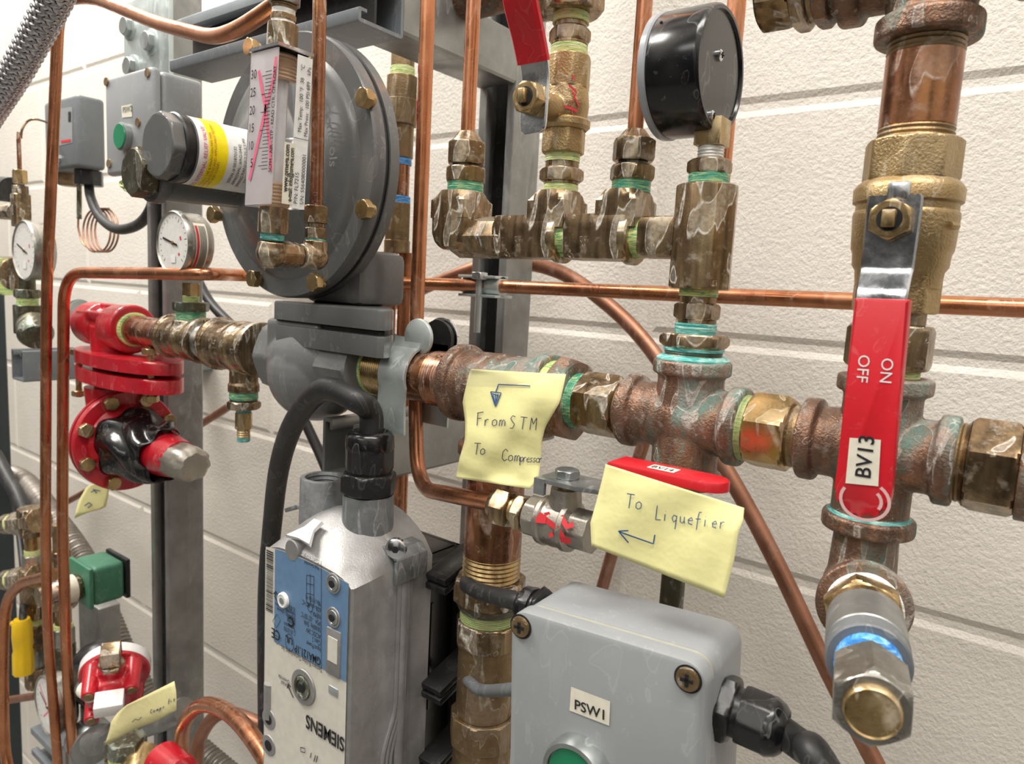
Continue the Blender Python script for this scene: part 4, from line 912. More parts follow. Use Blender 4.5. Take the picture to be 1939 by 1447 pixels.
# ================================================================ copper tubing
def ctube(label, pts, r, rad=.03, mat='copper', group=None, n=20, cat='copper tube', name='copper_tube', smooth=False):
    path = spline(pts, 10) if smooth else bend(pts, rad, 10)
    mb = MB(); mb.tube(path, r, n); return obj(name, mb, M[mat], label=label, cat=cat, group=group)
zH = P(1500, 566, .475).z
ctube('long horizontal copper tube passing behind the manifold, bending down at the far left',
      [P(148, 1560, .315), P(128, 1290, .305), P(118, 1000, .300), P(121, 516, .300), P(400, 519, .318), P(450, 521, .372), P(700, 534, .425), P(910, 541, .478), P(1500, 566, .478), P(2050, 588, .478)], .0054, .036)
ctube('copper tube bending over behind the braided hose and dropping down the far left',
      [P(118, 1560, .300), P(90, 1190, .290), P(86, 1000, .283), P(88, 560, .283), P(112, 0, .283), P(175, -6, .283), P(300, 45, .275), P(405, 72, .268), P(455, 55, .262), P(535, 0, .262)], .0049, .03)
# clamp of the horizontal tube on the post
pc = P(908, 541, .478)
t = thing('tube_clamp', 'zinc two-bolt tube clamp holding the horizontal copper tube to the post', 'pipe clamp', pc)
mb = MB(); x0, x1 = P(878, 541, .475).x, P(948, 541, .475).x
for s_ in (1, -1):
    mb.lathe((x0, pc.y, pc.z), EX, [(0, .0082), (x1 - x0, .0082)], 24)
mb.box(((x0 + x1) / 2, pc.y - .002, pc.z + .0075), ((x1 - x0) / 2, .009, .0012), bev=.0004); mb.box(((x0 + x1) / 2, pc.y + .002, pc.z - .0085), ((x1 - x0) / 2, .012, .0012), bev=.0004)
obj('clamp_halves', mb, M['galv_white'], t)
c = P(908, 527, .468); mb = MB(); mb.hex(c - EZ * .001, c + EZ * .005, .0065, 6, .2); obj('bolt', mb, M['steel'], t)
mb = MB(); mb.cyl(c - EZ * .001 - V((0, 0, .045)), c - EZ * .001, .0028); obj('bolt_shank', mb, M['galv'], t)
ctube('copper tube arching behind the post and slanting down to the bottom right corner',
      [P(720, 590, .60), P(790, 552, .575), P(860, 522, .565), P(940, 498, .565), P(1040, 508, .565), P(1130, 560, .565), P(1235, 665, .565), P(1375, 890, .565), P(1470, 1065, .565), P(1570, 1275, .565), P(1680, 1490, .565)], .0068, mat='copper_dull', smooth=True)
ctube('thin copper tube leaning down behind the middle bronze cross', [P(1268, 700, .605), P(1215, 850, .605), P(1140, 1115, .605), P(1060, 1400, .605)], .0062, mat='copper_dull', smooth=True)
xg = P(1390, 60, .45).x; ctube('upright copper tube standing behind the black gauge', [(xg, .45, CZ + .35), (xg, .45, P(1390, 520, .45).z)], .0058, mat='copper', group='vertical copper drop tubes')
ctube('copper tube slanting behind the left post down to the small far note', [P(452, 758, .52), P(330, 834, .53), P(150, 938, .53), P(60, 985, .53)], .0055, mat='copper_dull', smooth=True)
# tube in front bending into the small nickel valve
xt8 = P(789, 600, .352).x
ctube('copper tube dropping past the grey regulator and bending right into the nickel valve',
      [(xt8, .352, CZ + .36), (xt8, .352, P(789, 700, .352).z), P(790, 925, .335), P(860, 938, .305), P(945, 955, .292)], .0049, .030, n=24)
mb = MB()
# U bends at the bottom left
ctube('front copper tube arching over at the bottom left of the actuator', [P(345, 1600, .33), P(344, 1440, .33), P(350, 1370, .32), P(385, 1335, .31), P(440, 1355, .295), P(500, 1430, .28), P(540, 1520, .27)], .0066, smooth=True, group='looping copper tubes at the floor side')
ctube('rear copper tube arching behind its twin at the bottom left', [P(372, 1600, .36), P(372, 1440, .36), P(385, 1385, .36), P(420, 1350, .36), P(470, 1362, .37), P(520, 1385, .38)], .0066, mat='copper_dull', smooth=True, group='looping copper tubes at the floor side')
ctube('copper tube curling over at the left edge and dropping beside the dark post', [P(104, 1086, .33), P(80, 1094, .33), P(38, 1108, .33), P(12, 1150, .33), P(6, 1260, .33), P(8, 1400, .33), P(16, 1460, .33)], .0068, mat='copper', smooth=True)
ctube('short dirty copper tube below the yellow connector at the left edge', [P(-10, 1330, .36), P(80, 1316, .36)], .0055, mat='copper_dull')
# second brass and copper riser behind the tube
xr = P(757, 300, .46).x
def rz(y): return zAt(xr, .46, y)
R0 = V((xr, .46, rz(700)))
def q_(y): return rz(y) - R0.z
def rr_(w_): return RV(w_, 757, 300, .46)
hexfit('ball_valve', 'dull brass valve with blue tape bands half hidden behind the round regulator', 'ball valve', R0, EZ,
       [('cyl', q_(480), q_(455), rr_(50), 'brass_dark', 'socket'), ('oct', q_(456), q_(385), rr_(46), 'brass_dark', 'body'), ('tape', q_(386), q_(372), rr_(46), 'tape_b'), ('cyl', q_(372), q_(312), rr_(40), 'redbrass', 'pipe'), ('tape', q_(313), q_(298), rr_(46), 'tape_b'),
        ('cyl', q_(300), q_(235), rr_(50), 'brass_dark', 'body'), ('cyl', q_(238), q_(190), rr_(62), 'brass_dark', 'body'), ('oct', q_(192), q_(146), rr_(56), 'brass_dark', 'hex'), ('tape', q_(148), q_(128), rr_(46), 'tape_y'), ('cyl', q_(130), q_(60), rr_(44), 'brass_dark', 'pipe')])
for dx, yy, lb_ in ((-.009, .46, 'left copper riser below the dull brass valve behind the regulator'), (.006, .468, 'right copper riser below the dull brass valve behind the regulator')):
    mb = MB(); mb.cyl((xr + dx, yy, .35), (xr + dx, yy, rz(478)), .0072 if dx < 0 else .0078, n=20); obj('copper_tube', mb, M['copper'], label=lb_, cat='copper tube')
# small brown pipe below the middle cross
mb = MB(); xx = XA - .010; mb.cyl((P(1273, 1120, YM + .02).x, YM + .02, CZ - .35), (P(1273, 1120, YM + .02).x, YM + .02, CZ - .105), RV(46, 1273, 1120, YM + .02), n=28); obj('brown_pipe', mb, M['dark_brass'], label='short dark brown pipe between the lower yellow note and the grey box', cat='pipe')
# ---- small nickel ball valve with the red lever under the second note
YV = .290; a0v = P(937, 956, YV); ZV = a0v.z
def vx(px): return online((0, YV, ZV), EX, px=px).x
hexfit('compression_fitting', 'soap stained brass compression nut joining bent copper tube to the nickel valve', 'tube fitting', (vx(940), YV, ZV), EX,
       [('cone', -.0015, .0015, .0078, 'brass', 'nut_shoulder', .0092), ('hex', .001, vx(972) - vx(940), .0090, 'brass', 'nut'), ('thr', vx(971) - vx(940), vx(982) - vx(940), .0070, 'brass_yellow'), ('hex', vx(982) - vx(940), vx(1000) - vx(940), .0086, 'brass'), ('cyl', vx(1000) - vx(940), vx(1012) - vx(940), .0072, 'brass_yellow')], ph=.3)
t = thing('ball_valve', 'small nickel ball valve with red paint daubs below the tall note', 'ball valve', (vx(1060), YV, ZV))
mb = MB(); mb.hex((vx(1006), YV, ZV), (vx(1028), YV, ZV), .0100, 8, .39); obj('inlet_hex', mb, M['nickel_cast'], t)
mb = MB(); L = vx(1092) - vx(1026); mb.lathe((vx(1026), YV, ZV), EX, [(0, .0098), (.002, .0125), (.0045, .0128), (.0055, .0118), (L * .5, .0122), (L - .0055, .0118), (L - .0045, .0128), (L - .002, .0125), (L, .0095)], 40); obj('body', mb, M['nickel_cast'], t)
mb = MB(); mb.hex((vx(1090), YV, ZV), (vx(1125), YV, ZV), .0098, 8, .39); obj('outlet_hex', mb, M['nickel_cast'], t)
xs_ = vx(1068); zt_ = P(1075, 925, YV).z
mb = MB(); mb.cyl((xs_, YV, ZV + .005), (xs_, YV, zt_), .0088, .0075, n=28); obj('stem_neck', mb, M['nickel_cast'], t)
mb = MB(); mb.cyl((xs_, YV, zt_ - .001), (xs_, YV, zt_ + .0035), .0042); obj('stem', mb, M['brass_yellow'], t)
zp = zt_ + .003
mb = MB(); mb.prism([(-.010, -.0105), (.012, -.0105), (.026, -.006), (.034, -.006), (.034, .006), (.026, .006), (.012, .0105), (-.010, .0105), (-.0115, .005), (-.0115, -.005)], (xs_, YV, zp), EX, EY, EZ, .0022, .0004); mb.box((xs_ - .009, YV - .010, zp - .002), (.003, .0011, .004)); obj('lever_plate', mb, M['galv'], t)
mb = MB(); mb.hex((xs_, YV, zp + .0022), (xs_, YV, zp + .0065), .0056, 6, .2); obj('stem_nut', mb, M['galv'], t)
xh0, xh1 = xs_ + .026, P(1380, 928, YV).x; zh = P(1378, 930, YV).z
mb = MB(); pr_ = [(0, -.0085), (xh1 - xh0 - .008, -.0085)] + [(xh1 - xh0 - .008 + .008 * sin(radians(a)), -.0085 * cos(radians(a))) for a in range(20, 180, 20)] + [(xh1 - xh0 - .008, .0085), (0, .0085)]
mb.prism(pr_, (xh0, YV, zh - .0004), EX, EY, EZ, .0046, .0016); sl = obj('lever_sleeve', mb, M['red'], t)
mb = MB(); xm1 = P(1235, 885, YV).x; xm2 = P(1285, 898, YV).x; mb.bm.faces.new([mb.bm.verts.new(p) for p in ((xm1, YV - .006, zh + .0044), (xm2, YV - .006, zh + .0044), (xm2, YV + .002, zh + .0044), (xm1, YV + .002, zh + .0044))]); lb = obj('name_label', mb, M['label'], sl)
text('lettering', 'BV14', .006, lambda x, y: V((xm1 + .001 + x * .8, YV - .0045 + y, zh + .0046)), M['ink'], lb)
def vw(x, y): a = y / .0124; return V((xs_ + x, YV - cos(a) * .0127, ZV + sin(a) * .0127))
strokes('red_paint', [[(-.008, .006), (.004, .002), (.010, -.004)], [(-.004, .008), (.001, -.003)], [(.004, .008), (.009, .004), (.012, .006)], [(-.010, .003), (-.003, .004)], [(.006, -.003), (.012, -.002)]], lambda x, y: vw(x, y), .0014, M['inkr'], t)
text('cast_lettering', 'BK', .0050, lambda x, y: vw(x - .006, y - .009), M['nickel'], t)
# ================================================================ notes
def sheet_note(name, label, grid, yfun, mat, cat='sticky note', nu=28, nv=24, group=None):
    """grid: rows of pixel points (left, right) down the sheet; yfun(u,v) gives the sheet's own distance"""
    rows = grid
    def pt(u, v):
        k = v * (len(rows) - 1); i = min(int(k), len(rows) - 2); f = k - i; f = f * f * (3 - 2 * f) if False else f
        l = V(rows[i][0]).lerp(V(rows[i + 1][0]), f); r = V(rows[i][1]).lerp(V(rows[i + 1][1]), f); p = l.lerp(r, u)
        return P(p.x, p.y, yfun(u, v))
    mb = MB(); mb.sheet(pt, nu, nv); o = obj(name, mb, mat, label=label, cat=cat, group=group, ang=80, solid=.0002); return o, pt
yA_ = lambda u, v: .2960 - .011 * v + .0022 * sin(v * 7 + u * 3) + .010 * max(0, u - .75) ** 1.2 * 4 * .5 + .0004 * sin(u * 13 + v * 9) + .0003 * sin(v * 23 - u * 9)
gA = [((892, 699), (1072, 709)), ((887, 712), (1068, 728)), ((876, 760), (1060, 762)), ((881, 800), (1033, 808)), ((880, 835), (1026, 835)), ((870, 868), (1024, 870)), ((866, 890), (1020, 905)), ((863, 905), (1003, 926))]
nA, _ = sheet_note('sticky_note', 'tall crumpled yellow note reading From STM To Compressor', gA, yA_, M['note'], group=None)
def yAt(g, yfun):
    def fn(x, y, off=-.0009):
        rows = g; v = 0
        for _ in range(3):
            k = v * (len(rows) - 1); i = min(int(k), len(rows) - 2); f = k - i
            l = V(rows[i][0]).lerp(V(rows[i + 1][0]), f); r = V(rows[i][1]).lerp(V(rows[i + 1][1]), f)
            u = min(max((x - l.x) / (r.x - l.x), 0), 1)
            # find v so that the row at v passes through y
            best = None
            for j in range(len(rows) - 1):
                ya = rows[j][0][1] * (1 - u) + rows[j][1][1] * u; yb = rows[j + 1][0][1] * (1 - u) + rows[j + 1][1][1] * u
                if ya <= y <= yb: best = (j + (y - ya) / (yb - ya)) / (len(rows) - 1)
            v = best if best is not None else (0 if y < rows[0][0][1] else 1)
        return P(x, y, yfun(u, v) + off)
    return fn
fA = yAt(gA, yA_)
def hand(ch, x, y, s, sl=0.0):
    """simple handwriting, pixel coordinates, s = x-height"""
    G = {'F': [[(.1, 0), (.0, -1.9)], [(-.1, -1.8), (.8, -2.0)], [(0, -1), (.6, -1.1)]], 'r': [[(.1, -.9), (.15, 0)], [(.15, -.6), (.35, -.95), (.6, -.9)]],
         'o': [[(.45, -.95), (.1, -.7), (.1, -.2), (.4, 0), (.75, -.2), (.75, -.7), (.45, -.95)]], 'm': [[(.1, -.9), (.1, 0)], [(.1, -.6), (.3, -.95), (.45, -.7), (.45, 0)], [(.45, -.6), (.65, -.95), (.85, -.7), (.9, 0)]],
         'S': [[(.7, -1.8), (.3, -1.9), (.05, -1.5), (.35, -1.05), (.7, -.7), (.5, -.1), (.1, -.1)]], 'T': [[(0, -1.8), (1.0, -1.75)], [(.5, -1.8), (.45, 0)]], 'M': [[(.1, 0), (.15, -1.8), (.5, -.8), (.9, -1.8), (.95, 0)]],
         'C': [[(.9, -1.5), (.5, -1.9), (.1, -1.4), (.1, -.4), (.5, 0), (.9, -.3)]], 'p': [[(.1, -.9), (.1, .8)], [(.1, -.8), (.5, -.95), (.7, -.5), (.4, 0), (.1, -.1)]], 'e': [[(.1, -.5), (.7, -.55), (.5, -.95), (.1, -.6), (.2, -.1), (.7, 0)]],
         's': [[(.6, -.9), (.2, -.8), (.3, -.5), (.6, -.3), (.3, 0), (.1, -.1)]], 'L': [[(.1, -1.9), (.1, 0), (.8, -.05)]], 'i': [[(.2, -.9), (.2, 0)], [(.2, -1.35), (.24, -1.3)]], 'q': [[(.7, -.8), (.3, -.95), (.1, -.5), (.35, 0), (.65, -.3)], [(.7, -.9), (.65, .9)]],
         'u': [[(.1, -.9), (.15, -.2), (.4, 0), (.65, -.3), (.65, -.9)], [(.65, -.4), (.75, 0)]], 'f': [[(.7, -1.8), (.4, -1.8), (.3, -1.3), (.25, .6)], [(.0, -.85), (.65, -.9)]], 't': [[(.3, -1.5), (.3, 0), (.5, 0)], [(0, -.95), (.6, -1)]], 'c': [[(.7, -.8), (.3, -.95), (.1, -.4), (.4, 0), (.7, -.15)]], ' ': []}
    return [[(x + (px_ - py_ * .12) * s, y + py_ * s + px_ * s * sl) for px_, py_ in L] for L in G[ch]]
def word(wd, x, y, s, adv, sl=0.0):
    o = []
    for i, ch in enumerate(wd): o += hand(ch, x + i * adv, y + i * adv * sl, s, sl)
    return o
def ink(name, lines, fn, wpx, mat, par):
    bm = bmesh.new()
    for L in lines:
        pts = []
        for i in range(len(L) - 1):
            a, b = L[i], L[i + 1]; n = max(1, int(math.hypot(a[0] - b[0], a[1] - b[1]) / 3))
            for k in range(n): pts.append((a[0] + (b[0] - a[0]) * k / n, a[1] + (b[1] - a[1]) * k / n))
        pts.append(L[-1]); prev = None
        for i, p in enumerate(pts):
            q = pts[min(i + 1, len(pts) - 1)]; o = pts[max(i - 1, 0)]; dx, dy = q[0] - o[0], q[1] - o[1]; l = math.hypot(dx, dy) or 1
            nx, ny = -dy / l * wpx, dx / l * wpx
            c = (bm.verts.new(fn(p[0] + nx, p[1] + ny)), bm.verts.new(fn(p[0] - nx, p[1] - ny)))
            if prev: bm.faces.new((prev[0], prev[1], c[1], c[0]))
            prev = c
    return obj(name, bm, mat, par, ang=80)
ink('pen_arrow', [[(1004, 731), (944, 728), (939, 742)], [(929, 742), (949, 744), (938, 770), (929, 742)], [(933, 748), (938, 765)], [(938, 746), (939, 762)], [(943, 746), (940, 760)], [(930, 745), (945, 750)]], fA, 1.0, M['inkb'], nA)
ink('handwriting', word('From', 902, 806, 13, 14, .02) + word('STM', 964, 812, 13, 19, .05) + word('To', 896, 861, 12, 12) + word('Com', 949, 873, 12, 12, .02) + word('pressor', 984, 874, 9, 6.0, .06), fA, .75, M['inkd'], nA)
# clear tape over the top of the tall note
mb = MB(); mb.sheet(lambda u, v: P(883 + 142 * u, 688 + 42 * v - 4 * u + 16 * u, .2935 + .002 * v), 6, 4); obj('clear_tape', mb, M['cleartape'], nA, ang=80)
yB_ = lambda u, v: .2700 - .006 * v + .0030 * sin(u * 3.2) * v - .004 * max(0, u - .9) * 10 * .3 + .0006 * sin(u * 9 + v * 5)
gB = [((1147, 879), (1409, 962)), ((1141, 905), (1407, 985)), ((1128, 955), (1398, 1008)), ((1118, 990), (1390, 1060)), ((1120, 1034), (1371, 1133))]
nB, _ = sheet_note('sticky_note', 'wide yellow note reading To Liquefier with a left pointing arrow', gB, yB_, M['note'])
fB = yAt(gB, yB_)
ink('handwriting', word('To', 1184, 962, 15, 18, .1) + word('Liquefier', 1240, 984, 14, 15.2, .14), fB, .9, M['inkb'], nB)
ink('pen_arrow', [[(1240, 1013), (1237, 1030), (1172, 1007)], [(1190, 1005), (1171, 1006), (1190, 1028)]], fB, 1.2, M['inkb'], nB)
gC = [((183, 914), (207, 920)), ((165, 920), (205, 940)), ((148, 950), (200, 962)), ((141, 982), (168, 970))]
nC, _ = sheet_note('sticky_note', 'small distant pale yellow note hanging under the red diaphragm regulator', gC, lambda u, v: .355 + .006 * v, M['note'], nu=8, nv=8)
fC = yAt(gC, lambda u, v: .355 + .006 * v)
ink('handwriting', [[(172, 932), (180, 928), (190, 930)], [(176, 926), (183, 934)], [(160, 958), (168, 952), (174, 956), (166, 962)]], fC, .8, M['inkb'], nC)
gD = [((240, 1335), (330, 1290)), ((222, 1350), (334, 1312)), ((210, 1368), (334, 1345)), ((207, 1384), (300, 1365)), ((198, 1412), (262, 1378))]
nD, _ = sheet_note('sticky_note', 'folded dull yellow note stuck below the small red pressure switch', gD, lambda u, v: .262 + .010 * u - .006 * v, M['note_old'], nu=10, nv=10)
fD = yAt(gD, lambda u, v: .262 + .010 * u - .006 * v)
ink('handwriting', word('Compr', 284, 1352, 4, 6, -.4) + word('fit', 318, 1332, 4, 5, -.3) + [[(250, 1368), (256, 1362), (262, 1364), (268, 1358)]], fD, .6, M['inkd'], nD)
# ================================================================ actuator
YF = .258; a_ = P(500, 1036, YF); b_ = P(668, 1100, YF); WA = b_.x - a_.x; XL_ = a_.x; ZT = (a_.z + b_.z) / 2
DA = online(b_, EY, px=820).y - YF; HA = .200
t = thing('damper_actuator', 'die-cast valve actuator with blue and cream face plate lettered upside down', 'actuator', (XL_ + WA / 2, YF + DA / 2, ZT - .1))
def arch(h, e=0.0): # outline in x,z, starting bottom-left going up and over
    pts = [(0, -HA), (0, -.004 + e * .3)]
    for k in range(1, 12):
        u = k / 12; pts.append((WA * u, h * sin(pi * u ** .92) ** .8 * (1 - .3 * u) + e * min(1, sin(pi * u) ** .5 * 1.05) - .004 * (1 - min(1, sin(pi * u) * 3))))
    pts += [(WA, -.004 + e * .3), (WA, -HA)]
    return pts
rows = []
for y, h, e, ins in ((0, .0040, 0, .0012), (.0012, .0050, .0004, 0), (.012, .013, .003, 0), (.026, .018, .008, 0), (DA * .55, .018, .010, 0)):
    rows.append([V((XL_ + (x if x < WA / 2 else x) + (ins if x < WA / 2 else -ins), YF + y, ZT + z)) for x, z in arch(h, e)])
mb = MB(); mb.rings(rows); obj('front_housing', mb, M['alu'], t)
rows = [[V((XL_ + WA / 2 + (x - WA / 2) * s_, YF + y, ZT + z)) for x, z in arch(.017, .010)] for y, s_ in ((DA * .55, 1.03), (DA * .55 + .0018, 1.06), (DA * .55 + .006, 1.06), (DA * .55 + .0065, 1.03), (DA * .55 + .011, 1.03), (DA * .55 + .0125, .99), (DA, .99))]
mb = MB(); mb.rings(rows); obj('rear_housing', mb, M['alu'], t)
mb = MB()
xr_ = XL_ + WA * 1.01
# side ribs running down the seam, jogging near the bottom
for dy in (0, .0035, .007):
    yy = YF + DA * .55 + dy
    mb.tube(bend([(xr_, yy, ZT - .004), (xr_, yy, ZT - .095), (xr_, yy - .010, ZT - .118), (xr_, yy - .013, ZT - .19)], .01, 4), .0016, 8)
obj('seam_rib', mb, M['alu'], t)
fo = V((XL_, YF - .0002, ZT)); ff = lambda off: (lambda x, z: fo + V((x * WA, -off, z)))
def fpatch(pts, off, mat, name, par, lab=None):
    f = ff(off); mb = MB(); mb.bm.faces.new([mb.bm.verts.new(f(*p)) for p in pts]); return obj(name, mb, mat, par, label=lab)
def ftop(u): return .0040 * sin(pi * u ** .92) ** .8 * (1 - .3 * u) - .0012
us = [.03 + .94 * k / 16 for k in range(17)]
fp = fpatch([(.03, -.19), (.97, -.19)] + [(u, ftop(u)) for u in us[::-1]], .0003, M['cream'], 'face_plate', t, 'cream face plate')
zbl = P(590, 1253, YF).z - ZT
us2 = [.15 + .82 * k / 14 for k in range(15)]
bl = fpatch([(.15, zbl), (.97, zbl)] + [(u, ftop(u) - .0002) for u in us2[::-1]], .0006, M['blue_label'], 'blue_label', fp, 'blue printed label')
def fpx(px, py): q = P(px, py, YF); return (q.x - XL_) / WA, q.z - ZT
def ftext(s_, size, px, py, mat=None, off=.0009, par=None, sx_=1.0, bold=0, vert=False, align='LEFT'):
    u0, z0_ = fpx(px, py); fo2 = fo + V((u0 * WA, -off, z0_))
    text('lettering', s_, size, lambda x, y: fo2 + V((-x * sx_, 0, -y)), mat or M['ink'], par or fp, bold=bold, align=align)
ftext('SIEMENS', .0125, 655, 1398, bold=.0003, sx_=.78)
ftext('GMA121.1P', .0072, 610, 1246, par=bl, sx_=.72, bold=.0001)
ftext('Siemens Building Technologies, Inc.', .0046, 612, 1264, par=bl, sx_=.62)
for i, s_ in enumerate(('Input Power', 'Class 2', 'AC/DC 24V', '50/60Hz  5VA', 'IP54   -32\u00b0/55\u00b0C', 'NEMA 1', '62lb.-in., 90\u00b0<C', '90s (<15s +)')): ftext(s_, .0045, 610, 1226 - i * 12.5, par=bl, sx_=.62)
for i, s_ in enumerate(('C US LISTED', 'Temperature', 'Indicating', 'Regulating', 'Equipment', 'UL 873')): ftext(s_, .0040, 562, 1196 - i * 9, par=bl, sx_=.55)
ftext('Made Switzerland', .0036, 607, 1072, par=bl, sx_=.55); ftext('Country of Origin: CE', .0036, 607, 1060, par=bl, sx_=.55)
ftext('C', .0085, 560, 1172, par=bl, bold=.0003); ftext('CE', .0095, 533, 1196, par=bl, bold=.0001, sx_=.8)
ftext('Manual', .0042, 551, 1297, sx_=.75); ftext('Override', .0042, 551, 1306 - 18, sx_=.75); ftext('Close Valve', .0034, 540, 1147, par=bl, sx_=.55); ftext('Override', .0034, 540, 1155, par=bl, sx_=.55)
def fl(name, lines, wd, mat, par, off=.0009):
    return strokes(name, lines, (lambda x, y: fo + V((x, -off, y))), wd, mat, par)
def fpt(px, py): u, z = fpx(px, py); return (u * WA, z)
Lq = lambda *p: [fpt(*q) for q in p]
fl('wiring_diagram', [Lq((583, 1088), (583, 1140)), Lq((590, 1086), (590, 1142)), Lq((597, 1090), (597, 1145)), Lq((583, 1140), (597, 1145)), Lq((583, 1122), (597, 1126)), Lq((583, 1104), (597, 1107)), Lq((583, 1088), (597, 1091))] + [[(fpt(590, 1151)[0] + .0022 * cos(a / 5), fpt(590, 1151)[1] + .0022 * sin(a / 5)) for a in range(0, 33)]], .00018, M['ink'], bl)
fl('symbol', [Lq((519, 1175), (527, 1162), (534, 1174), (526, 1188), (519, 1175)), Lq((520, 1200), (536, 1208), (527, 1220), (520, 1200)), [(fpt(551, 1216)[0] + .0042 * cos(a / 5), fpt(551, 1216)[1] + .0055 * sin(a / 5)) for a in range(0, 33)], Lq((611, 1062), (611, 1265))], .00018, M['ink'], bl)
ftext('UL', .0062, 557, 1209, par=bl, bold=.0001)
ftext('A', .004, 0 + 652, 1100, par=bl) if False else None
fl('pointer_arrow', [Lq((528, 1138), (523, 1128), (525, 1121)), Lq((521, 1124), (525, 1119), (529, 1126)), Lq((558, 1320), (552, 1306), (549, 1296)), Lq((547, 1302), (549, 1294), (554, 1300))], .0004, M['ink'], fp, .0010)
bars = []; random.seed(5)
zb0, zb1 = fpx(507, 1040)[1], fpx(512, 1158)[1]; z = zb0
mbb = MB()
while z > zb1:
    h = random.choice((.0003, .0005, .0009)); f = ff(.0007); mbb.bm.faces.new([mbb.bm.verts.new(f(u, zz)) for u, zz in ((.045, z - h), (.13, z - h), (.13, z), (.045, z))]); z -= h + random.choice((.0004, .0006))
obj('barcode', mbb, M['ink'], fp)
def disc(px, py, r, mat, name, off=.0008, par=None, prof=None, sc=1.0):
    u, z = fpx(px, py); c = fo + V((u * WA, -off, z)); mb = MB(); mb.lathe(c, -EY, prof or [(0, r), (.0006, r)], 32); return obj(name, mb, mat, par or t), c
disc(541, 1135, .0048, M['white'], 'port_screw', prof=[(0, .0050), (.0018, .0048), (.0022, .0040), (.0018, .0030), (.0018, .0001)])
disc(541, 1135, .002, M['galv'], 'port_screw', off=.0026)
for py in (1104, 1168):
    o_, c = disc(634, py, .0058, M['alu'], 'threaded_hole', prof=[(0, .0062), (.0006, .0060), (.0008, .0050), (.0003, .0046)]); mb = MB(); mb.lathe(c - EY * .0006, -EY, [(0, .0046), (.0004, .0044), (.0005, .0036), (.0002, .0034), (.0004, .0025)], 24); obj('thread', mb, M['galv'], o_)
    disc(634, py, .0022, M['dark'], 'bore', off=.0020, par=o_)
u_, z_ = fpx(634, 1235); mb = MB(); mb.box(fo + V((u_ * WA, -.0006, z_)), (.0064, .0008, .0145), bev=.0007); w_o = obj('window_frame', mb, M['alu'], t); mb = MB(); mb.box(fo + V((u_ * WA, -.0012, z_ + .002)), (.0042, .0006, .0075)); obj('window', mb, M['cream'], w_o)
o_, c = disc(577, 1300, .011, M['alu'], 'override_hub', prof=[(0, .0115), (.0006, .0112), (.0008, .0080), (.0004, .0075)])
mb = MB(); mb.lathe(c - EY * .0006, -EY, [(0, .0072), (.0012, .0070), (.0012, .0052), (.0004, .0050)], 32); obj('hub_ring', mb, M['dark_brass'], o_)
mb = MB(); mb.lathe(c - EY * .0016, -EY, [(0, .0030), (.0005, .0030)], 6); obj('hex_socket', mb, M['dark'], o_)
u_, z_ = fpx(633, 1308); mb = MB(); mb.box(fo + V((u_ * WA, -.0004, z_)), (.0042, .0005, .0026), bev=.0004); obj('led_window', mb, M['galv'], t)
fl('symbol', [Lq((572, 1414), (580, 1416), (580, 1424), (572, 1422), (572, 1414)), Lq((592, 1424), (590, 1434)), Lq((604, 1430), (601, 1442)), Lq((600, 1429), (597, 1441))], .0003, M['ink'], fp)
# arrow head relief and notch on the top
pk = P(592, 1008, YF + .010); mb = MB()
mb.prism([(-.012, -.012), (-.004, -.002), (-.004, .006), (.004, .006), (.004, -.002), (.012, -.012), (0, -.010)], pk + V((0, 0, .002)), EX, V((0, .86, .5)), V((0, -.5, .86)), .0025, .0004); obj('position_pointer', mb, M['white'], t)
mb = MB(); mb.lathe((pk.x - .006, YF - .001, ZT + .0045), EY, [(0, .0062), (.0005, .0068), (.012, .0068)], 24); obj('pointer_boss', mb, M['alu'], t)
# left edge lug with holes
for py in (1362, 1412):
    c = P(508, py, YF - .001); mb = MB(); mb.lathe(c, EY, [(0, .0068), (.0008, .0074), (.014, .0074)], 28); o_ = obj('side_lug', mb, M['alu'], t); mb = MB(); mb.cyl(c - EY * .0002, c - EY * .0004 + EY * .0001, .0036); obj('bore', mb, M['dark'], o_)
c = P(513, 1325, YF + .002); mb = MB(); mb.lathe(c - EZ * .012, EZ, [(0, .0045), (.024, .0045)], 20); obj('side_lug', mb, M['alu'], t)
# top bracket with two conduit bosses
YBs = YF + .038
zpl = P(697, 1003, YBs).z
mb = MB(); xq0, xq1 = P(556, 970, YBs).x, P(768, 1000, YBs).x
prof_ = [(xq0, zpl - .004), (xq0 + .012, zpl + .0015), (P(640, 980, YBs).x, zpl + .001), (P(690, 1000, YBs).x, zpl - .003), (xq1 - .004, zpl - .006), (xq1, zpl - .010), (xq1, zpl - .024)]
for a, b in zip(prof_[:-1], prof_[1:]):
    d = V((b[0] - a[0], 0, b[1] - a[1])); m_ = V(((a[0] + b[0]) / 2, YBs, (a[1] + b[1]) / 2)); mb.box(m_ + V((0, .006, 0)), (d.length / 2 + .0006, .013, .0014), (d.normalized(), EY, V((-d.z, 0, d.x)).normalized()), bev=.0004)
obj('conduit_bracket', mb, M['alu_dark'], t)
c = P(751, 1037, YF + .020); mb = MB(); mb.lathe(c, V((.55, -.85, 0)), [(0, .0062), (.0025, .0060), (.0035, .0045)], 24); b_s = obj('bracket_screw', mb, M['steel'], t); mb = MB(); mb.lathe(c + V((.55, -.85, 0)) * .0034, V((.55, -.85, 0)), [(0, .0022), (.0003, .0022)], 6); obj('screw_socket', mb, M['dark'], b_s)
c1 = P(697, 965, YBs); c0_ = P(612, 930, YBs); r1 = RV(97, 697, 950, YBs); z1t, z0t = P(697, 934, YBs).z, P(611, 902, YBs).z
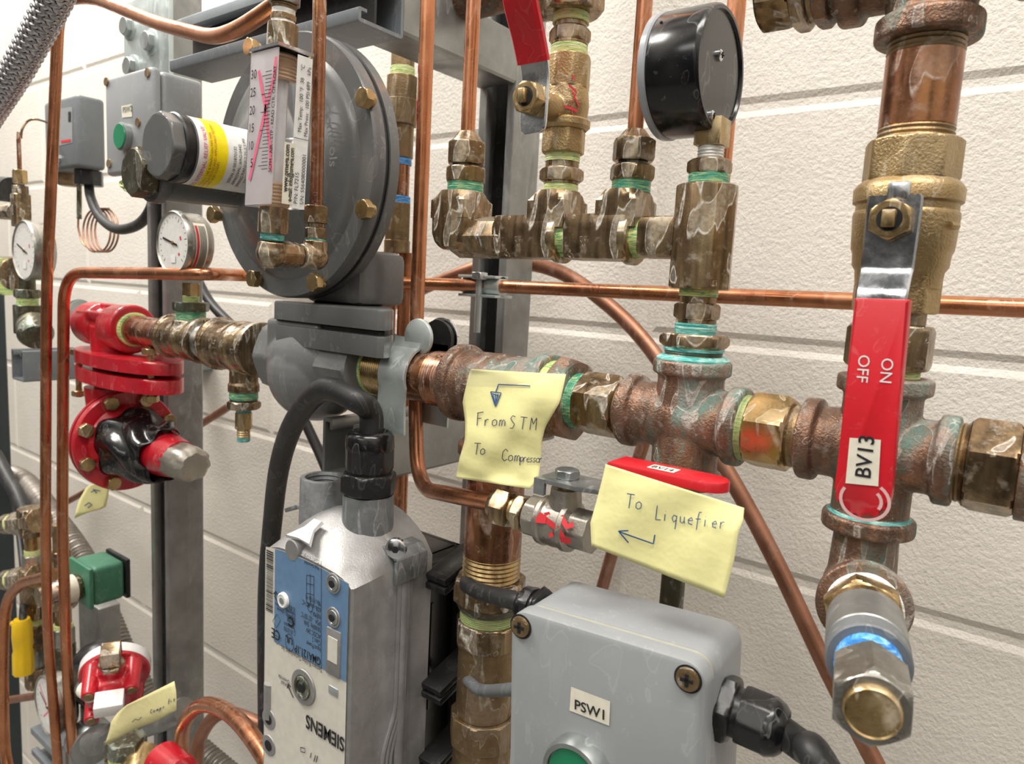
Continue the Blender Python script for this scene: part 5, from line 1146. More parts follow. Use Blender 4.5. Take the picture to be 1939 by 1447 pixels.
mb = MB(); mb.lathe((c1.x, YBs, zpl - .006), EZ, [(0, r1 * 1.03), (z1t - zpl + .006, r1), ], 40); obj('conduit_boss', mb, M['alu_dark'], t)
r0 = RV(88, 612, 930, YBs); hb = z0t - zpl + .006
mb = MB(); mb.lathe((c0_.x, YBs, zpl - .006), EZ, [(0, r0 * 1.03), (hb - .0008, r0), (hb, r0 * .97), (hb, r0 * .80), (hb - .002, r0 * .74), (hb - .003, r0 * .80), (hb - .005, r0 * .74), (hb - .006, r0 * .80), (hb - .008, r0 * .74), (hb - .020, r0 * .72)], 40); obj('conduit_boss', mb, M['alu_dark'], t)
# black mounting bracket at the rear
xk0, xk1 = XL_ + WA * .25, P(887, 1100, YF + DA + .055).x; yk0, yk1 = YF + DA + .012, YF + DA + .055
kz = P(880, 1035, yk1).z
t = thing('mounting_bracket', 'black plastic mounting bracket with three ribbed clips behind the actuator', 'bracket', ((xk0 + xk1) / 2, yk0, kz - .1))
mb = MB(); mb.box(((xk0 + xk1) / 2 - .004, yk1, kz - .12), ((xk1 - xk0) / 2 + .004, .004, .12), bev=.003)
mb.box(((xk0 + xk1) / 2, (YF + DA + yk1) / 2, kz - .004), ((xk1 - xk0) / 2, (yk1 - YF - DA) / 2, .004), bev=.003)
mb.box((xk1 - .012, (YF + DA + yk1) / 2 + .002, kz - .12), (.002, (yk1 - YF - DA) / 2, .12), bev=.001)
obj('frame', mb, M['black'], t)
mb = MB(); mb.box((xk1 - .002, yk1 - .002, kz - .120), (.005, .0075, .12), bev=.002); obj('rear_rail', mb, M['black'], t)
mb = MB(); mb.box((xk1 - .0095, (YF + DA + yk1) / 2, kz - .075), (.0012, .0012, .040)); obj('rail_rib', mb, M['black_glossy'], t)
for py in (1082, 1290, 1432):
    c = P(826, py, YF + DA + .004); mb = MB()
    for dz in (0, -.006):
        d = V((0, 1, .28)).normalized(); mb.box(V((XL_ + WA + .007, YF + DA + .020, c.z + dz + .006)), (.009, .026, .0024), (EX, d, V((0, -d.z, d.y))), bev=.001)
    mb.box(V((XL_ + WA + .004, YF + DA + .024, c.z + .003)), (.005, .018, .006), (EX, d, V((0, -d.z, d.y))), bev=.001)
    obj('clip', mb, M['black'], t)
# cable gland and cable of the actuator
gz = z1t; G0 = V((c1.x, YBs, gz))
t = thing('cable_gland', 'black cable gland screwed upright into the top of the actuator', 'cable gland', G0)
mb = MB(); r_ = r1 * .95; L1 = P(697, 893, YBs).z - gz; mb.hex(G0 + EZ * .0005, G0 + EZ * L1, r1 * .98, 6, .1, ch=.08); obj('body', mb, M['black'], t)
L2 = P(700, 845, YBs).z - gz; mb = MB(); mb.cyl(G0 + EZ * L1, G0 + EZ * (L1 + .002), r1 * .84); mb.lathe(G0 + EZ * (L1 + .0015), EZ, [(0, r1 * .90), (.002, r1 * 1.0), (L2 - L1 - .004, r1 * 1.0), (L2 - L1 - .001, r1 * .94)], ap=r1 * .90, sides=8, ph=.2)
for k in range(24): a = 2 * pi * k / 24
obj('cap_nut', mb, M['black'], t)
L3 = P(702, 820, YBs).z - gz; mb = MB(); mb.lathe(G0 + EZ * (L2 - .002), EZ, [(0, r1 * .92), (.002, r1 * .96), (L3 - L2, r1 * .93), (L3 - L2 + .0025, r1 * .84), (L3 - L2 + .0035, r1 * .70), (L3 - L2 + .001, r1 * .60), (L3 - L2 - .002, r1 * .5)], 48); obj('dome', mb, M['black_glossy'], t)
ctube('black rubber cable looping up from the actuator gland and down to the left', [G0 + EZ * L2, G0 + EZ * (L3 + .012), P(672, 757, YBs - .012), P(612, 738, YBs - .014), P(560, 795, YBs - .004), P(530, 880, YBs + .01), P(516, 990, YBs + .028), P(506, 1120, YBs + .034), P(505, 1300, YBs + .036), P(508, 1500, YBs + .036)], .0074, smooth=True, mat='black_matt', cat='cable', name='cable', n=24)
# ================================================================ grey box PSW1
th, ti = .0407, .050
u = V((cos(th) * cos(ti), sin(th) * cos(ti), sin(ti))); n_ = V((-sin(th), cos(th), 0)); wv2 = u.cross(n_)
FR = V((-.0872, .25, CZ - .1375)); WB, DB, HB = .0905, .0480, .110
def bx(a, b, c): return FR - u * a + n_ * b - wv2 * c          # a from right edge to the left, b into depth, c down
t = thing('junction_box', 'large grey plastic junction box labelled PSW1 at the bottom centre', 'junction box', bx(WB / 2, DB / 2, HB / 2))
def rbox(mb, a0, a1, b0, b1, c0, c1, rad, edge=.0015):
    pts = []
    for cx_, cy_, s0 in ((a1 - rad, c0 + rad, 90), (a0 + rad, c0 + rad, 0), (a0 + rad, c1 - rad, 270), (a1 - rad, c1 - rad, 180)):
        pass
    loop = []
    for cx_, cy_, s0 in ((a0 + rad, c0 + rad, 180), (a1 - rad, c0 + rad, 270), (a1 - rad, c1 - rad, 0), (a0 + rad, c1 - rad, 90)):
        for k in range(9):
            an = radians(s0 + k * 90 / 8); loop.append((cx_, cy_, cos(an), sin(an)))
    R_ = []
    for b, ins in ((b0, edge), (b0 + edge * .3, edge * .3), (b0 + edge, 0), (b1 - edge, 0), (b1, edge)):
        R_.append([bx(cx_ + cc_ * (rad - ins), b, cy_ + ss_ * (rad - ins)) for cx_, cy_, cc_, ss_ in loop])
    return mb.rings(R_)
mb = MB(); rbox(mb, .0006, WB - .0006, .0125, DB, .0006, HB - .0006, .0085, .002); obj('base', mb, M['boxgrey'], t)
mb = MB(); rbox(mb, .0012, WB - .0012, .0105, .0130, .0012, HB - .0012, .0078, .0003); obj('seal', mb, flat('seal_beige', (.36, .36, .30), .6), t)
mb = MB(); rbox(mb, 0, WB, 0, .0108, 0, HB, .0085, .0022); lid = obj('lid', mb, M['boxgrey'], t)
for a, c in ((.0072, .0070), (WB - .0058, .0072)):
    cc_ = bx(a, -.0001, c); mb = MB(); mb.lathe(cc_, -n_, [(0, .0056), (.0002, .0056)], 28); r_o = obj('screw_recess', mb, M['dark'], t)
    mb = MB(); mb.lathe(cc_ - n_ * .0002, -n_, [(0, .0048), (.0008, .0046), (.0013, .0034)], 24); s_o = obj('lid_screw', mb, M['brass_dark'], t)
    mb = MB(); mb.box(cc_ - n_ * .0016, (.0026, .0003, .0007), (u, n_, wv2)); mb.box(cc_ - n_ * .0016, (.0007, .0003, .0026), (u, n_, wv2)); obj('screw_slot', mb, M['dark'], s_o)
def lidpx(px, py):
    o_ = CAMP; d = (P(px, py, .25) - CAMP); k = (bx(0, 0, 0) - o_).dot(n_) / d.dot(n_); q = o_ + d * k - bx(0, 0, 0); return -q.dot(u), -q.dot(wv2)
cs = [lidpx(*p) for p in ((1082, 1300), (1156, 1328), (1154, 1374), (1079, 1345))]
a0_, a1_ = (cs[0][0] + cs[3][0]) / 2, (cs[1][0] + cs[2][0]) / 2; c0__, c1__ = (cs[0][1] + cs[1][1]) / 2, (cs[2][1] + cs[3][1]) / 2
sk = .0015
mb = MB(); mb.bm.faces.new([mb.bm.verts.new(bx(a, -.0003, c)) for a, c in ((cs[3][0], cs[3][1]), (cs[2][0], cs[2][1]), (cs[1][0], cs[1][1]), (cs[0][0], cs[0][1]))]); lb = obj('name_label', mb, M['label'], t, label='cream label lettered PSW1')
ax_, cy_ = lidpx(1088, 1341); bx_, by_ = lidpx(1150, 1364); slp = (by_ - cy_) / (ax_ - bx_)
text('lettering', 'PSW1', .0062, lambda x, y: bx(ax_ - x * 1.0, -.0006, cy_ - y + slp * x), M['ink'], lb, bold=.0001)
a_b, c_b = lidpx(1100, 1452)
mb = MB(); cc_ = bx(a_b, 0, c_b); mb.lathe(cc_, -n_, [(0, .0148), (.006, .0148), (.0085, .0140), (.0085, .0120), (.007, .0118)], 48); bo = obj('push_button_ring', mb, M['galv'], t)
mb = MB(); mb.lathe(cc_ - n_ * .006, -n_, [(0, .0116), (.0015, .0114)], 40); obj('push_button', mb, M['greenb'], t, label='green button')
# soap smears kept inside the material; right-hand gland
def gland(label, c, d, r, cable=None, L=(.006, .020, .028)):
    d = V(d).normalized(); t = thing('cable_gland', label, 'cable gland', c)
    mb = MB(); mb.hex(c, V(c) + d * L[0], r * .98, 6, .2, ch=.08); obj('body', mb, M['black'], t)
    mb = MB(); mb.cyl(V(c) + d * L[0], V(c) + d * (L[0] + .003), r * .8); mb.lathe(V(c) + d * (L[0] + .0025), d, [(0, r * .92), (.0015, r), (L[1] - L[0] - .004, r), (L[1] - L[0] - .002, r * .93)], ap=r * .90, sides=8, ph=.2); obj('cap_nut', mb, M['black'], t)
    mb = MB(); mb.lathe(V(c) + d * (L[1] - .001), d, [(0, r * .92), (.002, r * .94), (L[2] - L[1] - .002, r * .82), (L[2] - L[1], r * .66), (L[2] - L[1] - .002, r * .5)], 40); obj('dome', mb, M['black_glossy'], t); return t
aR, _c = 0, 0
gc = P(1362, 1335, .2750); gl_d = (u + V((0, .05, -.12))).normalized()
gland('black cable gland on the right side of the PSW1 box', gc, gl_d, .0125, L=(.0065, .0200, .0275))
ge = gc + gl_d * .024
ctube('black cable leaving the PSW1 box towards the bottom right', [gc + gl_d * .018, ge, ge + gl_d * .010 - EZ * .003, P(1540, 1425, .262), P(1580, 1500, .258), P(1600, 1600, .26)], .0062, smooth=True, mat='black_matt', cat='cable', name='cable', n=20)
gl2 = bx(WB, DB * .60, .012)
gland('black dusty cable gland on the upper left side of the PSW1 box', gl2, -u, .0105, L=(.003, .010, .015))
ctube('grey black cable running into the upper left gland of the PSW1 box', [gl2 - u * .010, gl2 - u * .018 + EZ * .001, P(914, 1122, .298), P(886, 1108, .312), P(862, 1096, .348), P(825, 1082, .358)], .0048, smooth=True, mat='black_matt', cat='cable', name='cable')
gland('black cable gland low on the left side of the PSW1 box', bx(WB, DB * .5, .050), -u, .0090, L=(.002, .005, .007))
ctube('thin grey cable running into the lower left gland of the PSW1 box', [bx(WB + .004, DB * .5, .050), P(915, 1308, .299), P(888, 1291, .312), P(874, 1284, .345), P(868, 1281, .372)], .0034, smooth=True, mat='grey_cable', cat='cable', name='cable')
# red smears on two of the copper tubes
def smear(par, cx_, cy_, r, zs_, a0, lab=None):
    f = lambda x, y: V((cx_ + cos(a0 + x) * (r + .0002), cy_ + sin(a0 + x) * (r + .0002), y))
    return strokes('red_smear', [[(0, zs_[0]), (.25, (zs_[0] + zs_[1]) / 2), (.1, zs_[1])]], f, .0011, M['inkr'], par)
for o_ in list(bpy.data.objects):
    if o_.get('label', '').startswith('copper tube dropping past'):
        def sm(x, y): return V((xt8 + cos(x) * .0051, .352 + sin(x) * .0051, y))
        for ya, yb in ((122, 142), (185, 240)):
            za, zb2 = zAt(xt8, .352, ya), zAt(xt8, .352, yb); mb = MB(); mb.sheet(lambda u, v: sm(-2.0 - .45 * u * sin(pi * min(max(v, .05), .95)), za + (zb2 - za) * v), 4, 8); obj('red_smear', mb, M['inkr'], o_, ang=80)
# ================================================================ left side
# boxes on the wall side
def cuboid(mb, xl, xr, y0, y1, zb, zt, bev): return mb.box(((xl + xr) / 2, (y0 + y1) / 2, (zb + zt) / 2), ((xr - xl) / 2, (y1 - y0) / 2, (zt - zb) / 2), bev=bev, seg=3)
Yb = .3335; q0, q1 = P(197, 145, Yb), P(286, 128, Yb); qb = P(285, 324, Yb); yb2 = .3845
t = thing('junction_box', 'grey plastic junction box with green button and small label at upper left', 'junction box', ((q0.x + q1.x) / 2, Yb, qb.z))
zt = (q0.z + q1.z) / 2; mb = MB(); cuboid(mb, q0.x, q1.x, Yb, Yb + .010, qb.z, zt, .004); obj('lid', mb, M['boxgrey'], t)
mb = MB(); cuboid(mb, q0.x + .001, q1.x - .001, Yb + .0105, yb2, qb.z + .001, zt - .001, .005); obj('base', mb, M['boxgrey'], t)
for px, py in ((202, 155), (280, 138), (207, 310), (262, 232)):
    c = P(px, py, Yb - .0002); mb = MB(); mb.lathe(c, -EY, [(0, .0042), (.0012, .0040)], 20); obj('lid_screw', mb, M['brass_dark'], t)
bf = plane_fn((0, Yb - .0001, 0), EX, EZ, .0003)
def bq(pts, mat, name, par, Y=Yb - .0004): 
    mb = MB(); mb.bm.faces.new([mb.bm.verts.new(P(x, y, Y)) for x, y in pts]); return obj(name, mb, mat, par)
lb = bq(((230, 201), (249, 197), (250, 221), (231, 223)), M['label'], 'name_label', t)
c = P(232, 214, Yb - .0008); text('lettering', 'PSW2', .0075, lambda x, y: c + V((x, 0, y)), M['ink'], lb)
yb_ = online(P(240, 255, Yb), -EY, px=223).y; c = P(223, 257, yb_); rb_ = 26 * S(223, 257, yb_)
mb = MB(); mb.lathe(c + V((0, .002, 0)), EY, [(0, rb_ * .93), (0.0005, rb_), (Yb - yb_, rb_ * .95)], 36); o_ = obj('push_button_ring', mb, M['galv'], t); mb = MB(); mb.lathe(c + V((0, .0018, 0)), -EY, [(0, rb_ * .88), (.001, rb_ * .86)], 36); obj('push_button', mb, M['greenb'], t, label='green button')
Yp = .40; q0, q1 = P(82, 192, Yp), P(146, 179, Yp); qb = P(148, 316, Yp); yp2 = min(online(q1, EY, px=199).y, .61)
t = thing('pressure_switch', 'dark grey pressure switch housing at upper left with capillary tube coil', 'pressure switch', ((q0.x + q1.x) / 2, Yp, qb.z))
zt = (q0.z + q1.z) / 2; mb = MB(); cuboid(mb, q0.x, q1.x, Yp, yp2, qb.z, zt, .005); obj('housing', mb, M['boxgrey_dk'], t)
lb = bq(((112, 206), (137, 202), (137, 270), (112, 276)), M['boxgrey'], 'printed_plate', t, Yp - .0004)
bq(((129, 212), (134, 211), (134, 230), (129, 231)), M['ink'], 'plate_mark', lb, Yp - .0008); bq(((115, 266), (134, 263), (134, 268), (115, 271)), M['inkr'], 'plate_mark', lb, Yp - .0008)
c = P(113, 301, Yp); mb = MB(); mb.lathe(c, -EY, [(0, .0045), (.003, .004)], 20); obj('screw', mb, M['steel'], t)
zc = qb.z; xc = P(130, 320, Yp + .03).x; mb = MB(); mb.lathe((xc, Yp + .03, zc + .001), -EZ, [(0, .020), (.010, .019), (.016, .012)], 32); obj('bellows_cup', mb, M['brass_dark'], t)
gq = P(168, 318, Yp + .022); gz_ = P(168, 352, Yp + .022).z
t = thing('cable_gland', 'black cable gland hanging under the dark grey pressure switch', 'cable gland', gq)
mb = MB(); mb.hex((gq.x, gq.y, gz_), (gq.x, gq.y, zc), .0155, 8, .2); obj('body', mb, M['black'], t)
ctube('black cable looping from the pressure switch gland up to the grey junction box', [P(168, 345, Yp + .022), P(172, 375, Yp + .02), P(190, 412, Yp + .01), P(222, 434, Yp), P(262, 425, Yp - .005), P(287, 392, Yp - .005), P(291, 350, Yp - .005), P(290, 318, Yp - .005)], .0058, smooth=True, mat='black_matt', cat='cable', name='cable')
ctube('black cable dropping behind the gauge and regulator towards the actuator', [P(328, 320, .46), P(334, 380, .46), P(345, 450, .46), P(390, 560, .46), P(452, 630, .46), P(540, 730, .47), P(585, 815, .48), P(625, 905, .48), P(660, 1000, .48)], .0056, smooth=True, mat='black_matt', cat='cable', name='cable')
# capillary coil
pts = []
for k in range(0, 4 * 24 + 1):
    a = 2 * pi * k / 24; cx_ = 176 + 7.5 * k / 24; pts.append(P(cx_ + 24 * sin(a), 436 - 41 * cos(a), Yp + .03 + .004 * cos(a)))
pts = [P(150, 352, Yp + .03), P(150, 400, Yp + .03), P(148, 430, Yp + .03), P(158, 462, Yp + .03), P(176, 474, Yp + .03)] + pts[12:]
mb = MB(); mb.tube(spline(pts, 2), .0013, 7); obj('capillary_coil', mb, M['copper_dull'], label='thin copper capillary coiled in loops below the dark pressure switch', cat='capillary tube')
mb = MB(); mb.tube([P(150, 345, Yp + .03), P(150, 415, Yp + .03)], .0032, 10); obj('capillary_sleeve', mb, M['dark_brass'], label='dark sleeve where the coiled capillary leaves the pressure switch', cat='sleeve')
ctube('thin capillary arching from the left brass fitting to the dark pressure switch', [P(40, 262, .36), P(42, 245, .36), P(52, 230, .365), P(68, 226, .37), P(90, 232, .40)], .0014, smooth=True, mat='brass_yellow', cat='capillary tube', name='capillary_tube')
# column of fittings at far left
Yc_ = .33; xc = P(40, 400, Yc_).x
def cz(y): return zAt(xc, Yc_, y)
def rc2(w_): return RV(w_, 45, 400, Yc_)
hexfit('compression_fitting', 'tall aged brass fitting with thin tube at the far left under the capillary', 'tube fitting', (xc, Yc_, cz(430)), EZ,
       [('sq', 0, cz(368) - cz(430), rc2(34), 'brass', 'body'), ('oct', cz(370) - cz(430), cz(352) - cz(430), rc2(30), 'brass'), ('hex', cz(348) - cz(430), cz(322) - cz(430), rc2(26), 'brass_yellow', 'nut'), ('cyl', cz(324) - cz(430), cz(262) - cz(430), rc2(9), 'redbrass', 'tube'), ('cone', cz(262) - cz(430), cz(250) - cz(430), rc2(8), 'redbrass', 'tube', .0015)])
c = P(12, 400, Yc_); mb = MB(); mb.hex(P(28, 402, Yc_), P(-40, 398, Yc_), rc2(34), 8, .39); obj('brass_branch', mb, M['brass'], label='aged brass branch with green tape at the left edge above the first gauge', cat='pipe fitting')
ctube('thick black hose end at the left edge above the first gauge', [P(24, 360, .36), P(-60, 352, .36)], .016, mat='black_matt', cat='hose', name='hose_end')
def gauge(label, fpx_, bpx, Yf, r, stem=None, face='left', red=False, zc=None, needle=200, mat='steel', hub=M['ink']):
    F = P(fpx_[0], fpx_[1], Yf); B_g = online(F, EY, px=bpx)
    t = thing('pressure_gauge', label, 'pressure gauge', F)
    L = B_g.y - F.y
    mb = MB(); mb.lathe(F, EY, [(0, r * .93), (-.0015, r * .97), (.0005, r * 1.02), (.004, r * 1.02), (.005, r * .98), (L - .004, r * .98), (L, r * .88)], 56); obj('case', mb, M['nickel'] if mat == 'steel' else M[mat], t)
    mb = MB(); mb.lathe(F + EY * .0002, -EY, [(0, r * .92), (.0003, r * .92)], 48); dl = obj('dial', mb, M['dial'], t)
    f = lambda x, y: F + V((x, -.0002, y))
    tk = []
    for k in range(0, 21):
        a = radians(225 - 270 * k / 20); l_ = .12 if k % 4 == 0 else .06; tk.append([(cos(a) * r * .82, sin(a) * r * .82), (cos(a) * r * (.82 - l_), sin(a) * r * (.82 - l_))])
    strokes('dial_marks', tk, f, .0003, M['ink'], dl)
    if not red: strokes('red_arc', [[(cos(radians(a)) * r * .48, sin(radians(a)) * r * .48) for a in (10, 25)], [(cos(radians(a)) * r * .5, sin(radians(a)) * r * .5) for a in (-50, -40)]], f, .0012, M['inkr'], dl)
    else: strokes('red_marker_cross', [[(-r * .6, r * .55), (r * .6, -r * .6)], [(-r * .35, -r * .5), (r * .55, r * .25)]], f, .0010, M['inkp'], dl)
    a = radians(needle); strokes('needle', [[(cos(a) * r * .62, sin(a) * r * .62), (-cos(a) * r * .3, -sin(a) * r * .3)]], lambda x, y: F + V((x, -.0008, y)), .0009, M['ink'], t)
    mb = MB(); mb.lathe(F - EY * .0006, -EY, [(0, r * .07), (.0008, r * .06)], 16); obj('needle_hub', mb, M['brass_dark'], t)
    mb = MB(); mb.bm.faces.new([mb.bm.verts.new(F + V((x * r, -.0006, y * r))) for x, y in ((-.12, -.62), (.16, -.62), (.16, -.36), (-.12, -.36))]); obj('dial_sticker', mb, M['white'], dl)
    mb = MB(); mb.lathe(F + EY * (L * .35), EY, [(0, r * .985), (L * .35, r * .985)], 56, caps=(False, False)); 
    return t, F, B_g
rg2 = 60 * S(330, 462, .312)
t, F2, B2 = gauge('steel pressure gauge with a red lettered side label between post and regulator', (328, 460), 378, .312, rg2, needle=165)
mb = MB(); a1, a2 = -1.0, .7; Lg = B2.y - F2.y
mb.sheet(lambda u, v: F2 + V((cos(a1 + (a2 - a1) * u) * rg2 * .99, Lg * (.25 + .45 * v), sin(a1 + (a2 - a1) * u) * rg2 * .99)), 16, 1); sl_ = obj('side_sticker', mb, M['label'], t, ang=80)
strokes('printed_lines', [[(a_, Lg * y_) for a_ in (-.9, -.4, .1, .6)] for y_ in (.30, .34)], lambda a_, y: F2 + V((cos(a_) * rg2 * .997, y, sin(a_) * rg2 * .997)), .0006, M['inkr'], sl_)
strokes('printed_lines', [[(a_, Lg * y_) for a_ in (-.9, -.4, .1, .6)] for y_ in (.42, .47, .52, .57, .62)], lambda a_, y: F2 + V((cos(a_) * rg2 * .997, y, sin(a_) * rg2 * .997)), .0003, M['ink'], sl_)
rg1 = 54 * S(44, 474, .33)
gauge('steel pressure gauge partly behind the two copper tubes at far left', (46, 474), 88, .318, rg1, needle=160)
gauge('steel pressure gauge with a red crossed dial low at the far left', (90, 1338), 128, .30, 58 * S(90, 1338, .30), red=True, needle=150, mat='nickel')
# fittings below gauge 1
xz = P(52, 560, .34).x
def g1(y): return zAt(xz, .34, y)
hexfit('pipe_tee', 'dark green crusted pipe elbow under the far left pressure gauge', 'elbow', (xz, .34, g1(632)), EZ,
       [('sq', 0, g1(578) - g1(632), RV(50, 52, 600, .34), 'dark_brass', 'body'), ('tape', g1(580) - g1(632), g1(563) - g1(632), RV(44, 52, 570, .34), 'tape_gy'), ('hex', g1(564) - g1(632), g1(548) - g1(632), RV(48, 52, 555, .34), 'dark_brass'), ('cyl', g1(549) - g1(632), g1(520) - g1(632), RV(34, 52, 540, .34), 'dark_brass')])
mb = MB(); c = P(70, 618, .335); mb.lathe(c + V((-.01, 0, 0)), V((.8, -.2, -.35)), [(0, .018), (.02, .019), (.030, .015)], 28); obj('pipe_stub', mb, M['dark_brass'], label='dark lumpy pipe stub beside the crusted elbow at far left', cat='pipe fitting')
mb = MB(); mb.hex(P(34, 520, .345), P(-30, 518, .345), RH(62, 20, 520, .345), 8, .39); obj('brass_branch', mb, M['brass'], label='aged brass branch below the first gauge at the left edge', cat='pipe fitting')
mb = MB(); mb.cyl(P(16, 524, .335), P(4, 524, .335), RH(70, 10, 520, .335)); obj('tape_ring', mb, M['tape_gy'], label='green tape ring around the branch at the left edge', cat='thread tape')
# ---- pipe run left of the regulator
x0 = MX(246)
hexfit('threaded_nipple', 'brown pipe nipple between red regulator and first brass tee', 'pipe nipple', (x0, YM, ZM), EX,
       [('tape', -.002, MX(258) - x0, .0165, 'tape_gy'), ('cyl', MX(256) - x0, MX(318) - x0, .0142, 'redbrass', 'pipe'), ('cone', MX(316) - x0, MX(332) - x0, .0150, 'galv', 'shoulder', .0165)])
def brass_t(name, label, pl, pr, pc_, up, ztop_py, r, rb):
    t = thing(name, label, 'pipe tee', (MX(pc_), YM, ZM), 'brass tees left of the regulator')
    mb = MB(); L = MX(pr) - MX(pl); mb.lathe((MX(pl), YM, ZM), EX, [(0, r * 1.08), (.005, r * 1.10), (.006, r), (L - .006, r), (L - .005, r * 1.10), (L, r * 1.08)], 32)
    xz = MX(pc_); z1 = zAt(xz, YM, ztop_py); h = abs(z1 - ZM); d = EZ if up else -EZ
    mb.lathe((xz, YM, ZM), d, [(0, rb), (h - .007, rb), (h - .0065, rb * 1.1), (h, rb * 1.1)], 32); mb.sphere((xz, YM, ZM), r * 1.05, n=24)
    obj('body', mb, M['brass'], t, remesh=.0009); return xz, z1
xz1, z1 = brass_t('brass_tee', 'first aged brass tee right of the red regulator carrying a gauge', 326, 392, 362, True, 606, .0185, RV(66, 366, 620, YM))
def p1_(y): return zAt(xz1, YM, y) - z1
w1 = lambda w_: RV(w_, 366, 600, YM)
hexfit('reducer_bushing', 'brass bushing with green tape under the steel gauge beside the post', 'bushing', (xz1, YM, z1), EZ,
       [('tape', -.001, p1_(588), w1(58), 'tape_g'), ('oct', p1_(589), p1_(572), w1(66), 'dark_brass'), ('tape', p1_(573), p1_(560), w1(32), 'tape_gy'), ('sq', p1_(561), p1_(536), w1(28), 'brass_yellow', 'gauge_stem')])
xn = MX(396); hexfit('close_nipple', 'soap crusted nipple between the two aged brass tees', 'pipe nipple', (xn - .004, YM, ZM), EX, [('thr', 0, MX(420) - xn + .006, .0162, 'nickel')])
xz2, z2 = brass_t('brass_tee', 'second aged brass tee with its outlet pointing down beside the grey regulator', 414, 498, 462, False, 742, .0205, RV(56, 470, 725, YM))
def p2_(y): return z2 - zAt(xz2, YM, y)
w2 = lambda w_: RV(w_, 470, 770, YM)
hexfit('drain_fitting', 'green taped brass drain fitting hanging below the second brass tee', 'drain fitting', (xz2, YM, z2), -EZ,
       [('tape', -.001, p2_(756), w2(56), 'tape_g'), ('cyl', p2_(755), p2_(760), w2(54), 'dark_brass', 'neck'), ('hex', p2_(759), p2_(774), w2(58), 'brass'), ('cyl', p2_(773), p2_(782), w2(30), 'tape_t', 'patina_neck'), ('oct', p2_(781), p2_(812), w2(31), 'brass_yellow', 'barrel'), ('thr', p2_(811), p2_(828), w2(27), 'brass_yellow'), ('cyl', p2_(827), p2_(836), w2(26), 'tape_t', 'patina_tip')])
# ================================================================ red regulator
t = thing('gas_regulator', 'bright red diaphragm regulator wrapped in black tape at far left', 'gas regulator', (MX(200), YM, ZM))
xr0, xr1 = MX(165), MX(254); r_ = RH(88, 254, 648, YM)
L = xr1 - xr0
mb = MB(); mb.lathe((xr0, YM, ZM), EX, [(0, r_ * .55), (.006, r_ * .85), (.014, r_ * .98), (L * .42, r_ * 1.0), (L * .46, r_ * .78), (L * .62, r_ * .78), (L * .68, r_ * .98), (L - .003, r_ * 1.06), (L, r_ * 1.0)], 40)
for a in (.6, 1.5, 2.4): mb.box((xr0 + L * .5, YM - cos(a) * r_ * .82, ZM + sin(a) * r_ * .82), (L * .30, .004, .004), bev=.001)
zn = zAt(MX(210), YM, 745)
mb.lathe((MX(212), YM, ZM), -EZ, [(0, r_ * .9), (ZM - zn, r_ * .75)], 32)
obj('inlet_body', mb, M['redp'], t, remesh=.0013)
def oval(zt, zb_, name):
    mb = MB(); a, b = P(135, 690, .315).x, P(297, 690, .315).x; m_ = (a + b) / 2; h = (b - a) / 2; pts = []
    for k in range(40):
        an = 2 * pi * k / 40; pts.append((m_ + cos(an) * h * (1 if abs(cos(an)) > .5 else 1), YM + sin(an) * h * .36))
    mb.prism([(x, y) for x, y in pts], (0, 0, zb_), EX, EY, EZ, zt - zb_, .002); return obj(name, mb, M['redp'], t)
oval(P(200, 674, .305).z, P(200, 697, .305).z, 'upper_flange'); oval(P(200, 706, .305).z, P(200, 732, .305).z, 'lower_flange')
for px in (148, 285):
    c = P(px, 672, .322); mb = MB(); mb.hex(c, c + EZ * .006, .0065, 6, .2); mb.cyl(c - EZ * .045, c, .003); mb.hex(c - EZ * .044, c - EZ * .038, .0062, 6, .2); obj('bolt', mb, M['brass_yellow'], t)
XD = P(243, 835, YM).x; ZD = P(243, 835, YM).z; rD = 95 * S(243, 835, YM); CD = V((XD, YM, ZD))
mb = MB(); mb.lathe(CD - EX * .045, EX, [(0, rD * .45), (.012, rD * .72), (.026, rD * .88), (.030, rD * .98), (.036, rD)], 64)
mb.cyl((MX(212), YM, P(200, 728, .33).z), (MX(212) - .0, YM, ZD + rD * .5), .026, .024); obj('rear_case', mb, M['redp'], t)
mb = MB(); mb.lathe(CD - EX * .0085, EX, [(0, rD * .985), (.0015, rD * .985)], 64); obj('gasket', mb, M['dark'], t)
mb = MB(); mb.lathe(CD - EX * .007, EX, [(0, rD * .98), (.001, rD), (.006, rD), (.007, rD * .98), (.007, rD * .74), (.012, rD * .66), (.020, rD * .56), (.040, rD * .46)], 72); obj('front_case', mb, M['redp'], t)
for k in range(8):
    a = radians(22 + 45 * k); c = CD + V((0, -cos(a) * rD * .86, sin(a) * rD * .86)); mb = MB(); mb.hex(c, c + EX * .006, .0062, 6, .3 * k); obj('bolt', mb, M['brass_yellow'], t)
mb = MB(); mb.lathe(CD + EX * .03, EX, [(0, rD * .52), (.045, rD * .42), (.070, rD * .34)], 40); obj('spring_tube', mb, M['redp'], t)
def wrapc(u, v):
    a = -2.3 + 4.6 * u + .25 * sin(v * 5); x = .010 + .068 * v; rr = rD * (.70 - .22 * v) + .0025 * sin(u * 23 + v * 7) + .0015 * sin(u * 41)
    return CD + V((x + .004 * sin(u * 9), -cos(a) * rr, sin(a) * rr + .0))
mb = MB(); mb.sheet(wrapc, 60, 12); tp = obj('black_tape', mb, M['black_glossy'], t, ang=60, solid=.0008)
def bulge(k, n_=36): return [CD + V((0, 0, 0))]
mb = MB(); prof = [(.072, .30), (.080, .38), (.092, .35), (.108, .37), (.122, .33), (.126, .24)]
R_ = []
